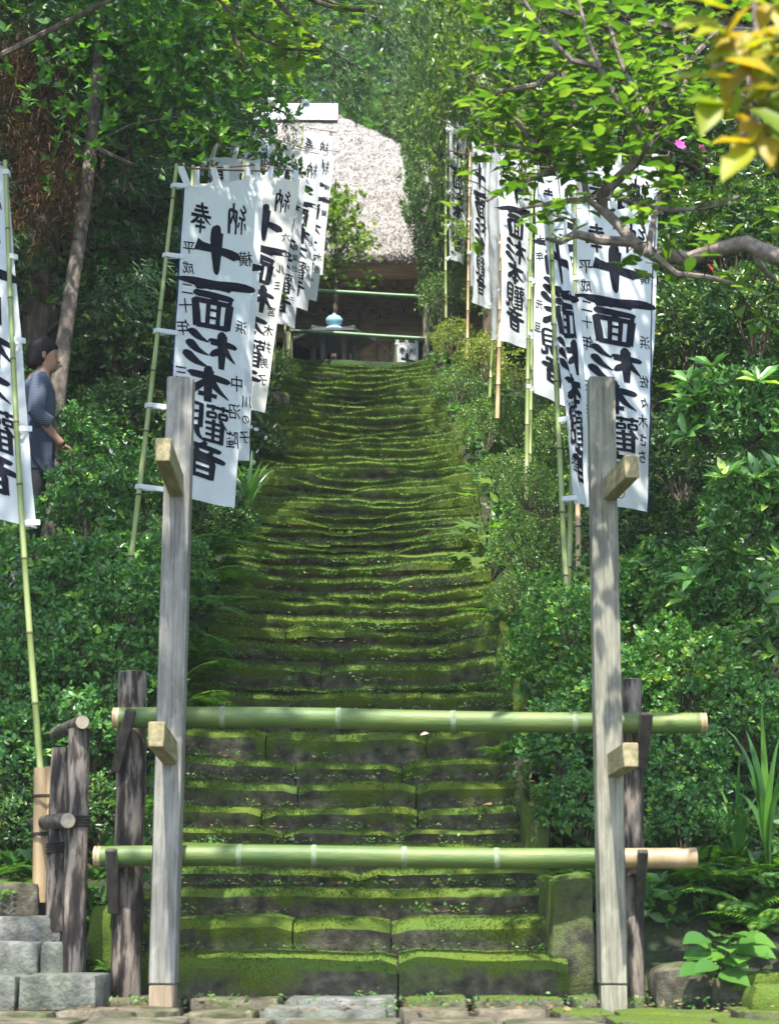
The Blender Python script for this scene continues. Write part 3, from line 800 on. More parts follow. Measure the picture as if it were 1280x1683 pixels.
# ------------------------------------------------------------------ brush lettering: strokes as (x, y, width) in a unit box
BR = {
 '十': [[(.02, .42, .05), (.07, .48, .15), (.5, .54, .12), (.86, .57, .15), (.98, .60, .20)], [(.44, 1.0, .06), (.52, .95, .20), (.52, .5, .17), (.49, .1, .10), (.47, .0, .03)]],
 '一': [[(.0, .25, .30), (.05, .45, .55), (.5, .5, .42), (.9, .55, .55), (1.0, .45, .75)]],
 '面': [[(.06, .88, .08), (.2, .92, .12), (.9, .95, .14), (.98, .93, .05)], [(.54, .9, .1), (.45, .76, .1)], [(.08, .76, .08), (.13, .7, .13), (.17, .03, .12)], [(.1, .73, .1), (.85, .75, .11), (.93, .74, .12), (.88, .4, .13), (.84, .02, .13)], [(.15, .06, .1), (.86, .06, .1)], [(.38, .72, .075), (.39, .1, .07)], [(.62, .72, .075), (.62, .1, .07)], [(.4, .52, .055), (.6, .52, .055)], [(.4, .3, .055), (.6, .3, .055)]],
 '杉': [[(.0, .64, .06), (.1, .70, .11), (.48, .74, .13), (.52, .73, .04)], [(.24, 1.0, .05), (.29, .93, .14), (.28, .5, .12), (.27, .02, .08)], [(.27, .66, .10), (.14, .42, .08), (.0, .26, .02)], [(.31, .58, .05), (.4, .45, .12), (.5, .34, .05)], [(.93, 1.0, .06), (.88, .94, .13), (.74, .8, .10), (.55, .70, .02)], [(.96, .68, .06), (.9, .62, .14), (.76, .46, .11), (.53, .34, .02)], [(1.0, .38, .06), (.94, .3, .15), (.78, .13, .12), (.52, .0, .02)]],
 '本': [[(.04, .66, .07), (.15, .72, .13), (.85, .77, .15), (.95, .75, .05)], [(.44, 1.0, .05), (.51, .95, .16), (.51, .5, .14), (.5, .0, .12)], [(.47, .70, .12), (.3, .42, .11), (.02, .2, .02)], [(.53, .68, .08), (.72, .44, .13), (.92, .26, .16), (1.0, .25, .04)], [(.3, .2, .09), (.72, .22, .10)]],
 '觀': [[(.0, .92, .06), (.52, .95, .08)], [(.15, 1., .07), (.15, .84, .05)], [(.38, 1., .07), (.37, .84, .05)], [(.04, .79, .06), (.22, .79, .06), (.22, .67, .06), (.05, .67, .05), (.05, .79, .05)], [(.29, .79, .06), (.48, .79, .06), (.48, .67, .06), (.3, .67, .05), (.3, .79, .05)], [(.2, .62, .08), (.02, .4, .02)], [(.13, .5, .09), (.13, .0, .08)], [(.13, .50, .06), (.52, .52, .07)], [(.13, .36, .06), (.5, .37, .06)], [(.13, .21, .06), (.5, .22, .06)], [(.1, .05, .07), (.54, .06, .07)], [(.34, .62, .07), (.32, .05, .06)],
        [(.62, .98, .08), (.62, .36, .09)], [(.6, .96, .07), (.93, .97, .08), (.92, .36, .09)], [(.62, .77, .06), (.92, .77, .06)], [(.62, .57, .06), (.92, .57, .06)], [(.62, .37, .07), (.92, .37, .07)], [(.7, .34, .10), (.64, .14, .08), (.5, .0, .02)], [(.83, .34, .10), (.83, .1, .1), (.96, .06, .1), (1.0, .2, .03)]],
 '音': [[(.46, 1.02, .06), (.53, .9, .12)], [(.1, .81, .05), (.2, .84, .10), (.88, .88, .11)], [(.3, .78, .07), (.37, .66, .09)], [(.7, .80, .09), (.6, .66, .05)], [(-.02, .54, .05), (.1, .58, .11), (.85, .63, .15), (1.02, .60, .04)], [(.22, .48, .08), (.27, .43, .11), (.28, .0, .10)], [(.25, .45, .09), (.74, .47, .10), (.76, .44, .12), (.73, .0, .12)], [(.28, .25, .08), (.74, .25, .08)], [(.28, .04, .09), (.73, .04, .09)]],
 '奉': [[(.2, .84, .08), (.8, .88, .09)], [(.14, .70, .08), (.86, .73, .09)], [(.0, .53, .08), (1., .58, .1)], [(.5, 1.02, .10), (.44, .7, .1), (.25, .45, .08), (.0, .28, .02)], [(.6, .55, .07), (.8, .38, .11), (1., .3, .06)], [(.3, .34, .07), (.7, .36, .08)], [(.24, .18, .07), (.76, .2, .08)], [(.5, .47, .1), (.5, -.03, .07)]],
 '納': [[(.24, 1.0, .08), (.08, .8, .07), (.3, .74, .07)], [(.38, .86, .08), (.1, .54, .07), (.43, .57, .08)], [(.25, .55, .09), (.25, .03, .07)], [(.1, .4, .08), (.03, .2, .05)], [(.38, .42, .06), (.46, .24, .08)], [(.57, .76, .1), (.56, .0, .08)], [(.56, .74, .09), (.94, .77, .1), (.95, .5, .12), (.92, .0, .11)], [(.76, 1.02, .1), (.73, .65, .1), (.6, .32, .03)], [(.75, .62, .07), (.88, .34, .1)]],
}
def stroke_pts(st, per=5):
    p = np.array(st, float)
    p = np.vstack((2 * p[0] - p[1], p, 2 * p[-1] - p[-2]))
    out = []
    for i in range(1, len(p) - 2):
        for k in range(per + (1 if i == len(p) - 3 else 0)):
            t = k / per
            a, b_, c, d = p[i - 1], p[i], p[i + 1], p[i + 2]
            q = .5 * (2 * b_ + (c - a) * t + (2 * a - 5 * b_ + 4 * c - d) * t * t + (3 * b_ - a - 3 * c + d) * t ** 3)
            lo = np.minimum(b_, c); hi = np.maximum(b_, c)
            if len(st) > 3 and np.any(np.abs(b_[:2] - a[:2]) < .03): q[:2] = (b_ + (c - b_) * t)[:2]
            q[2] = np.clip(q[2], lo[2], hi[2])
            out.append(q)
    return out
def stroke_quads(st, wk=1.42):
    q = stroke_pts(st)
    vs = []
    for i, p in enumerate(q):
        d = q[min(i + 1, len(q) - 1)][:2] - q[max(i - 1, 0)][:2]
        d = d / (np.linalg.norm(d) + 1e-9)
        n = np.array((-d[1], d[0])) * wk
        vs.append(p[:2] + n * p[2] / 2); vs.append(p[:2]); vs.append(p[:2] - n * p[2] / 2)
    fs = []
    for i in range(len(q) - 1):
        fs += [(3 * i, 3 * i + 1, 3 * i + 4, 3 * i + 3), (3 * i + 1, 3 * i + 2, 3 * i + 5, 3 * i + 4)]
    return vs, fs
BRM = {}
for ch, sts in BR.items():
    V_, F_ = [], []
    for j, st in enumerate(sts):
        vs, fs = stroke_quads(st, 1.2 if ch in '觀納奉' else 1.42)
        b0 = len(V_)
        V_ += [(v[0], v[1] + (.15 * (v[0] - .5) if ch not in '觀納奉' else .06 * (v[0] - .5)), j) for v in vs]
        F_ += [tuple(b0 + i for i in f) for f in fs]
    BRM[ch] = (V_, F_)
_glyphs = {}
def glyph(ch):
    "outline of a small written character, from Blender's own font, as flat triangles in a unit box"
    if ch not in _glyphs:
        cu = bpy.data.curves.new('lettering_source', 'FONT')
        cu.body = ch; cu.size = 1.0; cu.offset = 0.008; cu.resolution_u = 2
        ob = bpy.data.objects.new('lettering_source', cu)
        C.objects.link(ob)
        dg = bpy.context.evaluated_depsgraph_get(); dg.update()
        ev = ob.evaluated_get(dg)
        me = ev.to_mesh()
        V_ = [(v.co.x, v.co.y) for v in me.vertices]; F_ = [tuple(p.vertices) for p in me.polygons]
        ev.to_mesh_clear()
        bpy.data.objects.remove(ob); bpy.data.curves.remove(cu)
        if V_:
            xs = [v[0] for v in V_]; ys = [v[1] for v in V_]
            cx, cy = (min(xs) + max(xs)) / 2, (min(ys) + max(ys)) / 2
            s = 1.0
            V_ = [((x - cx) * s + .5, (y - cy) * s + .5) for x, y in V_]
        _glyphs[ch] = (V_, F_)
    return _glyphs[ch]

MAIN = [('十', .145, .293, .60), ('一', .303, .352, .68), ('面', .355, .468, .60), ('杉', .478, .592, .70), ('本', .594, .698, .62), ('觀', .705, .820, .66), ('音', .822, .928, .62)]
def pole(u0, v0, u1, v1, Y0, Y1, r, mname, parent, step=.36, seed=0):
    a, b_ = at(u0, v0, Y0), at(u1, v1, Y1)
    a = a + (a - b_).normalized() * .30
    Ln = (b_ - a).length
    pts, rad, ms = [], [], []
    s = 0.12 + (seed * .07) % .2
    cuts = [0]
    while s < Ln - .08:
        cuts.append(s); s += step * (1 + .25 * nz(s * 3, seed))
    cuts.append(Ln)
    bend = Vector((nz(seed, 1.1), nz(seed, 4.2) * .5, 0)) * .06
    def P(s_): return a.lerp(b_, s_ / Ln) + bend * math.sin(3.14 * s_ / Ln)
    for i, (c0, c1) in enumerate(zip(cuts[:-1], cuts[1:])):
        rr = r * (1 - .35 * c0 / Ln)
        pts += [P(c0 + .004), P((c0 + c1) / 2), P(c1 - .008), P(c1 - .004)]
        rad += [rr, rr * .97, rr, rr * 1.14]
        ms += [0, 0, 1, 1]
    mb = MB(); mb.tube(pts, rad, 9, True, ring_mi=ms[:-1]); mb.build('pole', [M[mname], M['node_dark']], parent)
    return a, b_
def banner(label, pl, cloth, ties, chars=True, small=(), mname='pole', cm='cloth', wave=.03, rod=True, seed=0, pole_side=0, hem=None, hono=True, r=.017, group='white prayer banners beside the stairs', folds=0.0, loops=True):
    (pu0, pv0, pY0), (pu1, pv1, pY1) = pl
    root = at(pu0, pv0, pY0)
    t = thing('prayer_banner', label, 'banner', root, group)
    pa, pb = pole(pu0, pv0, pu1, pv1, pY0, pY1, r, mname, t, seed=seed)
    TL, TR, BL, BRc = [at(*q) for q in cloth]
    nrm = (TR - TL).cross(BL - TL).normalized()
    if nrm.y > 0: nrm = -nrm
    H = ((BL - TL).length + (BRc - TR).length) / 2
    Wd = (TR - TL).length
    tcor = [0.02, .98]
    def S(s, tt, off=0.0):
        ps = s if pole_side == 0 else 1 - s
        p = TL.lerp(TR, s).lerp(BL.lerp(BRc, s), tt)
        free = s if pole_side == 0 else 1 - s
        k = min(1, tt * 4 + .15)
        w = wave * (math.sin(tt * 7 + s * 2.6 + seed) * .6 * free + .5 * nz(s * 2.1 + seed, tt * 5.0, seed * .7) * k + .45 * math.sin(s * 9 + seed + tt * 2.0) * (.35 + .5 * tt) * (.3 + free * .7))
        for tv in ties:      # small creases that run out from every tie
            dt = (tt - tv) * H / Wd
            q_ = math.hypot(ps, dt) + .02
            w += .006 * math.sin(math.atan2(dt, ps + .05) * 7 + seed) * math.exp(-q_ * 3.2) * min(1, ps * 12)
        w += .004 * math.sin(tt * 34 + s * 5 + seed * 3 + 3 * nz(s * 2, tt * 4, seed)) * nz(s * 1.7 + seed, tt * 3.1) * 2
        w += folds * math.sin(s * 17 + tt * 1.5 + seed) * (0.4 + .6 * math.sin(tt * 3.0))
        sag = .012 * math.sin(s * math.pi * 3) ** 2 * max(0, 1 - tt * 12) * (1 if loops else 0)
        return p + nrm * (w + off) + Vector((0, 0, -sag))
    nu, nv = 22, 66
    mb = MB(); mb.grid([S(i / (nu - 1), j / (nv - 1)) for j in range(nv) for i in range(nu)], nu, nv)
    cl = mb.build('cloth', M[cm], t)
    lt = MB()
    def put(V_, F_, sc, tc, w, h, two=True):
        for off in (.0022, -.0022):
            vs = []
            for q in V_:
                s_ = sc + (.5 - q[0]) * w; t_ = tc + (.5 - q[1]) * h
                o_ = off + (math.copysign(.00012 * q[2], off) if len(q) > 2 else 0)
                vs.append(S(s_, t_, o_))
            lt.add(vs, F_)
    if chars:
        for ch, t0, t1, w in MAIN:
            put(*BRM[ch], .5, (t0 + t1) / 2, w, (t1 - t0))
    if hono:
        put(*BRM['奉'], .255, .108, .27, .098); put(*BRM['納'], .755, .108, .26, .10)
    for ch, s_, t_, size in small:
        V_, F_ = glyph(ch)
        if V_:
            a_ = random.uniform(-.16, .16); k_ = random.uniform(.85, 1.1)
            V_ = [(.5 + k_ * ((x - .5) * math.cos(a_) - (y - .5) * math.sin(a_)) + .12 * (y - .5), .5 + k_ * ((x - .5) * math.sin(a_) + (y - .5) * math.cos(a_)) * 1.08) for x, y in V_]
            put(V_, F_, s_ + random.uniform(-.012, .012), t_, size * H / Wd, size)
    if lt.v:
        lt.build('lettering', M['ink'], cl)
    if hem is not None:
        mb = MB(); ss = 0 if hem == 0 else 1
        mb.tube([S(ss, k / 40) for k in range(41)], .0045, 5); mb.build('hem', M['navy'], cl)
    # white ties that hold the cloth to its pole
    ax = (pb - pa).normalized()
    for tv in ties:
        e = S(0.0 if pole_side == 0 else 1.0, tv)
        k = (e - pa).dot(ax); c = pa + ax * k
        out = (c - e); g = out.length; out.normalize()
        side = ax.cross(out).normalized()
        hw = .0135
        outer = c + out * (r + .006)
        mb = MB()
        for sg in (1, -1):
            q0 = e - out * .02 + side * sg * .0015; q1 = c + side * sg * (r + .003); q2 = outer
            mb.add([q0 + ax * hw, q0 - ax * hw, q1 - ax * hw, q1 + ax * hw, q2 - ax * hw, q2 + ax * hw], [(0, 1, 2, 3), (3, 2, 4, 5)])
        mb.build('tie', M['cloth'], t, smooth=False)
    if rod:
        a = pb + ax * -.03
        ends = TR if pole_side == 0 else TL
        start = TL if pole_side == 0 else TR
        upv = ax
        b0 = a; b1 = ends + upv * ((a - start).dot(upv)) + (ends - start).normalized() * .05
        mb = MB(); mb.tube([b0 - (b1 - b0).normalized() * .03, b0.lerp(b1, .5) - Vector((0, 0, .004)), b1, b1 + Vector((0, 0, .035)) + (b1 - b0).normalized() * .015], .0055, 6); mb.build('cross_rod', M['rod'], t)
        if loops:
            for s_ in (.05, .48, .93):
                p = S(s_, .004); q = b0.lerp(b1, (p - start).dot((ends - start).normalized()) / max(.01, (b1 - b0).length) if pole_side == 0 else (start - p).length / max(.01, (b1 - b0).length))
                q = q + upv * .008
                w2 = (TR - TL).normalized() * .022
                mb = MB()
                for sg in (.007, -.007):
                    o_ = nrm * sg
                    mb.add([p - w2 + o_ * .3, p + w2 + o_ * .3, q + w2 + o_, q - w2 + o_], [(0, 1, 2, 3)])
                mb.build('loop', M['cloth'], t, smooth=False)
    return t

DATE = [('平', .21), ('成', .275), ('二', .345), ('十', .40), ('年', .47), ('三', .615), ('月', .70)]
def col(txt, s_, size=.046): return [(c, s_, t_, size) for c, t_ in txt]
# --- beside the stairs, left
banner('nearest banner cut off by the picture edge, its pole in tan bamboo tubes', ((69, 1262, 8.6), (9, 262, 8.75)),
       [(-112, 238, 8.9), (12, 268, 8.76), (-62, 838, 8.75), (60, 868, 8.66)], (.03, .27, .50, .74, .985), small=col([('東', .47), ('山', .60), ('直', .72), ('岡', .84)], .28, .045), pole_side=1, seed=1.3, hem=0, mname='pole')
banner('front banner with large black brush characters between the grey post and its leaning green pole', ((217, 905, 10.0), (291, 268, 10.15)),
       [(303, 303, 10.13), (424, 308, 10.35), (272, 812, 10.03), (386, 834, 10.2)], (.005, .24, .49, .73, .985), small=col(DATE, .12) + col([('横', .235), ('浜', .455), ('中', .63), ('沼', .715), ('隆', .80)], .9), seed=2.1, hem=0, wave=.022)
banner('banner hidden behind the front one except a sunlit strip at its lower corner', ((268, 900, 11.0), (318, 270, 11.2)),
       [(318, 300, 11.2), (432, 292, 11.5), (296, 748, 11.0), (408, 759, 11.3)], (.24, .49), small=col([('川', .80), ('の', .86), ('子', .92)], .93, .04), seed=3.7, hono=False)
banner('cream coloured banner with a donor name, behind the front banner', ((372, 760, 13.6), (402, 262, 13.9)),
       [(400, 282, 13.9), (492, 296, 14.1), (352, 660, 13.6), (434, 680, 13.8)], (.24, .5, .74), small=col([('宮', .58), ('木', .66), ('井', .73), ('男', .80), ('子', .87)], .86, .045) + col([('六', .26), ('ハ', .33), ('ル', .40), ('ミ', .47)], .9, .04), seed=4.4, cm='cloth_cream', wave=.03)
banner('blue shaded banner with a long donor column, just below the top bamboo rails', ((424, 640, 18.2), (452, 225, 18.6)),
       [(446, 236, 18.6), (505, 252, 18.8), (430, 523, 18.4), (484, 541, 18.6)], (.25, .5, .75), small=col([('青', .55), ('葉', .61), ('台', .67), ('八', .73), ('十', .79), ('子', .85)], .86, .04), seed=5.2)
banner('pale banner with flower shaped marks, its lower edge just under the upper top rail', ((448, 640, 19.6), (474, 238, 20.0)),
       [(470, 246, 20.0), (530, 258, 20.2), (450, 494, 19.8), (506, 511, 20.0)], (.25, .5, .75), small=col([('石', .58), ('川', .66), ('な', .74), ('み', .80)], .88, .042), seed=6.1)
banner('slim banner standing closest to the thatched roof among those left of the stairs', ((462, 640, 20.6), (494, 236, 20.9)),
       [(492, 243, 20.9), (551, 252, 21.0), (462, 478, 20.7), (521, 494, 20.8)], (.25, .5, .75), small=col([('横', .24), ('須', .33), ('賀', .42), ('木', .72), ('昌', .80)], .9, .045), seed=7.4)
banner('highest banner of the left row, its top in front of the lower thatch', ((470, 640, 21.6), (498, 205, 22.0)),
       [(497, 213, 22.0), (548, 221, 22.1), (478, 440, 21.8), (530, 452, 21.9)], (.25, .5, .75), seed=8.8)
banner('tall banner seen over the rod of the front banner, beside the dark cedar boughs', ((362, 700, 16.3), (388, 214, 16.6)),
       [(380, 236, 16.6), (452, 222, 16.9), (352, 560, 16.4), (424, 560, 16.6)], (.02, .25, .5, .75), seed=9.6, mname='pole_tan')
banner('banner whose top shows dim characters behind the front banner loops', ((330, 740, 15.0), (352, 232, 15.2)),
       [(345, 256, 15.2), (428, 262, 15.4), (322, 612, 15.0), (400, 612, 15.2)], (.02, .25, .5, .75), small=col([('東', .12)], .1, .05), seed=10.3, mname='pole_tan')
banner('twisted narrow banner with a pointed top against the dark trees', ((318, 720, 15.9), (330, 218, 16.2)),
       [(329, 226, 16.2), (336, 256, 16.5), (325, 565, 15.9), (362, 570, 16.4)], (.3, .6), seed=11.9, rod=False, hem=0, chars=False, hono=False, small=col([('東', .22), ('京', .3)], .5, .045), loops=False)
# --- beside the stairs, right
banner('front right banner with black characters behind the tan post, under the curved branch', ((934, 900, 9.95), (944, 318, 10.0)),
       [(944, 340, 10.0), (1076, 344, 10.2), (956, 826, 9.9), (1064, 841, 10.05)], (.25, .5, .75, .985), small=col(DATE, .12) + col([('横', .235), ('浜', .455), ('佐', .585), ('々', .655), ('木', .715), ('さ', .775), ('ち', .83)], .9), seed=12.4, hem=1, wave=.02)
banner('banner behind the front right one, showing as a strip above and beside it', ((950, 860, 11.0), (950, 244, 11.2)),
       [(950, 268, 11.2), (1086, 272, 11.4), (955, 716, 11.0), (1066, 726, 11.2)], (.25, .5), seed=13.7, mname='pole_tan')
banner('narrow twisted banner folded along its green pole next to the tan post', ((930, 950, 9.6), (904, 345, 9.75)),
       [(884, 318, 9.72), (935, 330, 9.95), (945, 826, 9.6), (972, 832, 9.85)], (.50, .74, .985), small=col([('栗', .70), ('和', .79), ('彦', .88)], .3, .05), seed=14.2, wave=.03, hono=False, folds=.012)
banner('shaded banner with half hidden characters standing behind the folded one', ((866, 760, 12.6), (876, 268, 12.9)),
       [(880, 288, 12.9), (964, 290, 13.1), (876, 645, 12.7), (944, 672, 12.9)], (.25, .5, .75, .985), small=col([('十', .30), ('年', .38), ('元', .60), ('旦', .70)], .1, .042), seed=15.6)
banner('sunny banner with four dark characters above the hedge, behind two poles', ((870, 740, 14.6), (872, 222, 14.9)),
       [(820, 246, 14.8), (872, 244, 15.0), (824, 558, 14.6), (868, 574, 14.8)], (.25, .5, .75, .985), seed=16.3, pole_side=1)
banner('bright white banner strip turned nearly edge on behind the pale tan pole', ((818, 636, 15.2), (826, 262, 15.4)),
       [(800, 236, 15.6), (822, 246, 15.4), (806, 556, 15.6), (822, 562, 15.3)], (.25, .5, .75, .985), seed=17.1, pole_side=1, mname='pole_tan', chars=False, hono=False, r=.021)
banner('sunlit banner behind two thin poles with broken characters at mid height', ((805, 606, 16.6), (809, 250, 16.8)),
       [(776, 232, 17.0), (804, 236, 16.8), (778, 498, 17.0), (804, 508, 16.7)], (.25, .5, .75, .985), seed=18.4, pole_side=1, folds=.01)
banner('small sunlit banner furthest up the right row, beside the rounded green cedar', ((733, 486, 20.6), (735, 196, 20.9)),
       [(738, 206, 20.9), (768, 208, 21.2), (738, 426, 20.6), (764, 434, 20.9)], (.03, .25, .5, .75, .985), seed=19.2)
banner('narrow banner between the pale pole and the orange pole', ((768, 550, 19.6), (772, 248, 19.8)),
       [(774, 252, 19.8), (800, 256, 20.2), (772, 470, 19.6), (798, 476, 20.0)], (.25, .5, .75), seed=21.9, mname='pole_tan')
banner('small banner in front of the hall doors, its lower half behind the top step', ((649, 700, 23.4), (651, 556, 23.4)),
       [(652, 562, 23.4), (687, 563, 23.5), (652, 700, 23.4), (687, 701, 23.5)], (.02, .30), small=col([('月', .25)], .88, .04), seed=22.5, wave=.008, group='white prayer banner in front of the hall', r=.012)
# ------------------------------------------------------------------ the thatched hall
hall = thing('temple_hall', 'old wooden temple hall under a thick sunlit thatched roof with a pale ridge cap', 'temple hall', (-1, 27.6, TOP_Z))
EX0, EX1, EY0, EY1 = -6.2, 3.0, 26.0, 36.0
def ux(u, Y=27.6, v=520): return at(u, v, Y).x
EZ = zat(420, 26.0)                 # top of the eave edge
RZ = zat(187, 30.6)                 # ridge
def roof_h(x, y):
    m = 4.6
    d = min((y - EY0) / m, (EX1 - x) / 3.95, (x - EX0) / 3.95, (EY1 - y) / (EY1 - EY0 - m))
    d = min(1, max(0, d))
    return EZ + (RZ - EZ) * (d ** .90) - .18 * math.sin(d * math.pi) * .0
def build_roof():
    nu, nv = 131, 121
    mb = MB(); P = []
    for j in range(nv):
        for i in range(nu):
            x = EX0 + (EX1 - EX0) * i / (nu - 1); y = EY0 + (EY1 - EY0) * j / (nv - 1)
            e = min(i, j, nu - 1 - i, nv - 1 - j)
            z = roof_h(x, y) + (.035 * nz(x * 6, y * 6, 1) + .05 * nz(x * 1.2, y * 1.2, 4)) * (1 if e > 0 else .6) + .06 * (max(0, abs(x - (EX0 + EX1) / 2) / 4.6 - .6))
            P.append((x, y - (.03 * nz(x * 9, 2) if j == 0 else 0), z))
    mb.grid(P, nu, nv); mb.build('thatch', M['thatch'], hall)
    # the cut edge of the thatch and its underside
    mb = MB()
    n = 60
    for (ax, ay, bx, by) in ((EX0, EY0, EX1, EY0), (EX1, EY0, EX1, EY1), (EX1, EY1, EX0, EY1), (EX0, EY1, EX0, EY0)):
        V_ = []
        cx, cy = (EX0 + EX1) / 2, (EY0 + EY1) / 2
        for dz, ins in ((.0, -.01), (-.10, .0), (-.26, .05), (-.33, .12), (-.30, .9)):
            for k in range(n + 1):
                x, y = ax + (bx - ax) * k / n, ay + (by - ay) * k / n
                lx = (1 if x < cx else -1) * min(ins, abs(x - cx)) if ax == bx or k in (0, n) or True and ins > 0 and (min(abs(x - EX0), abs(x - EX1)) < ins) else 0
                ly = (1 if y < cy else -1) * min(ins, abs(y - cy)) if ay == by or (min(abs(y - EY0), abs(y - EY1)) < ins) else 0
                V_.append((x + lx, y + ly, EZ + dz + .06 * max(0, abs(x - cx) / 4.6 - .6) + .012 * nz(x * 8, y * 8, dz * 9)))
        mb.grid(V_, n + 1, 5)
    mb.build('thatch_edge', M['thatch_edge'], hall)
    # ragged straw on the slope that faces the stairs and on the side slope
    n = 110000
    X = rng.uniform(EX0 + .05, EX1 - .05, n); Y = EY0 + 5.2 * rng.random(n) ** 1.0
    Z = np.array([roof_h(x, y) + .03 * nz(x * 6, y * 6, 1) + .05 * nz(x * 1.2, y * 1.2, 4) for x, y in zip(X, Y)])
    D = np.column_stack((rng.normal(0, .28, n), -np.ones(n), rng.normal(-.80, .16, n)))
    N = np.column_stack((rng.normal(0, .12, n), rng.normal(-.7, .12, n), np.ones(n)))
    L = rng.uniform(.04, .11, n)
    me = mk_leaves('straw', np.column_stack((X, Y, Z)) - np.array(base_of(hall))[None], D, N, L, rng.uniform(.009, .02, n), T3, M['straw'], rng.random(n), smooth=False)
    o = link('straw', me, hall); o['kind'] = 'stuff'
    # eave fringe
    n = 9000
    X = rng.uniform(EX0, EX1, n)
    me = mk_leaves('straw_fringe', np.column_stack((X, EY0 + rng.normal(0, .02, n), EZ + rng.uniform(-.08, .03, n))) - np.array(base_of(hall))[None], np.column_stack((rng.normal(0, .3, n), -np.ones(n) * .7, rng.normal(-.6, .4, n))), np.column_stack((rng.normal(0, .3, n), -np.ones(n), np.ones(n))), rng.uniform(.04, .13, n), .018, T3, M['straw'], smooth=False)
    o = link('straw_fringe', me, hall); o['kind'] = 'stuff'
    # ridge cap
    x1 = at(556, 190, 30.6).x
    mb = MB()
    prof = [(-.5, -.24), (-.40, .02), (-.3, .16), (.3, .16), (.40, .02), (.5, -.24)]
    xs = [-5.0, x1 - .02, x1]
    mb.loft([[(x, 30.6 + p[0], RZ - .10 + p[1]) for p in prof] for x in xs]); mb.build('ridge_cap', M['cap'], hall)
    for k in range(6):
        x = -4.6 + k * .62
        mb = MB(); mb.box((x, 30.6, RZ + .07), (.14, .9, .08), None, .02); mb.build('ridge_block', M['cap'], hall)
build_roof()
WY = 27.6
ZT = TOP_Z
def hbox(name, u0, u1, v0, v1, Y, dep, mname, bev=.012, parent=None):
    a, b_ = at(u0, v1, Y), at(u1, v0, Y)
    mb = MB(); mb.box(((a.x + b_.x) / 2, Y + dep / 2, (a.z + b_.z) / 2), (abs(b_.x - a.x), dep, abs(b_.z - a.z)), None, bev)
    return mb.build(name, M[mname], parent or hall)
def build_walls():
    x0, x1 = -5.0, 1.95
    # rafters under the eave, their wood coloured darker to keep the ends dim
    for k in range(44):
        x = EX0 + .35 + k * (EX1 - EX0 - .7) / 43
        mb = MB(); mb.beam((x, EY0 + .16, EZ - .40), (x, WY + .3, EZ + .10), .075, .10, .006); mb.build('rafter', M['hall_wood_dim'], hall)
    for (y, dz, h) in ((EY0 + .28, -.33, .09), (EY0 + .85, -.12, .08)):
        mb = MB(); mb.box(((EX0 + EX1) / 2, y, EZ + dz + .06), (EX1 - EX0 - .5, .12, h), None, .01); mb.build('eave_board', M['hall_wood'], hall)
    # a second, lower row of short rafters
    for k in range(30):
        x = x0 + .1 + k * (x1 - x0 - .2) / 29
        mb = MB(); mb.beam((x, 27.2, EZ - .46), (x, WY + .1, EZ - .30), .08, .09, .008); mb.build('short_rafter', M['hall_wood_dim'], hall)
    # wall boards, each as wide as the photograph shows
    top = zat(470, WY); wb = zat(545, WY)
    vb = [468, 487, 505, 516, 530, 546]
    for a, b_ in zip(vb[:-1], vb[1:]):
        z0, z1 = zat(b_, WY), zat(a, WY)
        prev = x0
        for xc in (ux(420), ux(606), ux(800), x1):
            mb = MB(); mb.box(((prev + xc) / 2, WY + .16 + random.uniform(-.012, .012), (z0 + z1) / 2), (xc - prev - .01, .10, z1 - z0 - .012), None, .01); mb.build('wall_board', M['hall_wood'], hall)
            prev = xc
    hbox('tie_beam', 300, 780, 545, 556, WY - .06, .2, 'hall_wood_lit')
    hbox('tie_beam', 300, 780, 486, 493, WY - .02, .2, 'hall_wood')
    for u in (372, 604, 812):
        c = at(u, 520, WY); mb = MB()
        mb.tube([(c.x, WY + .08, ZT - .2), (c.x, WY + .08, zat(478, WY))], .15, 20); mb.build('pillar', M['hall_wood'], hall)
    # carved bracket on the middle pillar
    c = at(610, 490, WY)
    br = MB()
    xs = [-.40, -.30, -.16, 0, .16, .30, .40]
    top_ = [.06] * 7; bot = [.02, -.02, -.06, -.07, -.06, -.02, .02]
    rings = [[(c.x + x, WY - .22, c.z + b0), (c.x + x, WY - .22, c.z + t0), (c.x + x, WY - .08, c.z + t0), (c.x + x, WY - .08, c.z + b0)] for x, t0, b0 in zip(xs, top_, bot)]
    br.loft(rings); br.build('bracket_arm', M['bracket'], hall)
    mb = MB(); mb.box((c.x, WY - .16, c.z - .14), (.24, .2, .12), None, .02); mb.build('bracket_block', M['bracket'], hall)
    hbox('carved_nose', 609, 617, 505, 528, WY - .2, .12, 'bracket', .02)
    hbox('name_board', 600, 607, 510, 528, WY - .12, .03, 'bracket', .004)
    # the doors: tall narrow boards, and the dark opening beside them
    ub = [573, 583, 591, 600, 610, 620, 631, 641, 651, 662, 672]
    for a, b_ in zip(ub[:-1], ub[1:]):
        xa, xb = ux(a + .4, v=575), ux(b_ - .4, v=575)
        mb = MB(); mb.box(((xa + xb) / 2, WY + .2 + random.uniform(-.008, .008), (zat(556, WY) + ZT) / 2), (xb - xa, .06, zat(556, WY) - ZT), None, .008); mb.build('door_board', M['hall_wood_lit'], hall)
    mb = MB(); mb.beam(at(616, 556, WY + .14), at(645, 586, WY + .14), .05, .07, .01, (0, -1, 0)); mb.build('door_rail', M['hall_wood_lit'], hall)
    mb = MB(); mb.box(((x0 + x1) / 2, WY + 1.3, (zat(440, WY) + ZT) / 2), (x1 - x0, .1, zat(440, WY) - ZT)); mb.build('back_wall', M['interior'], hall)  # near black colour stands for the unlit depth of the room
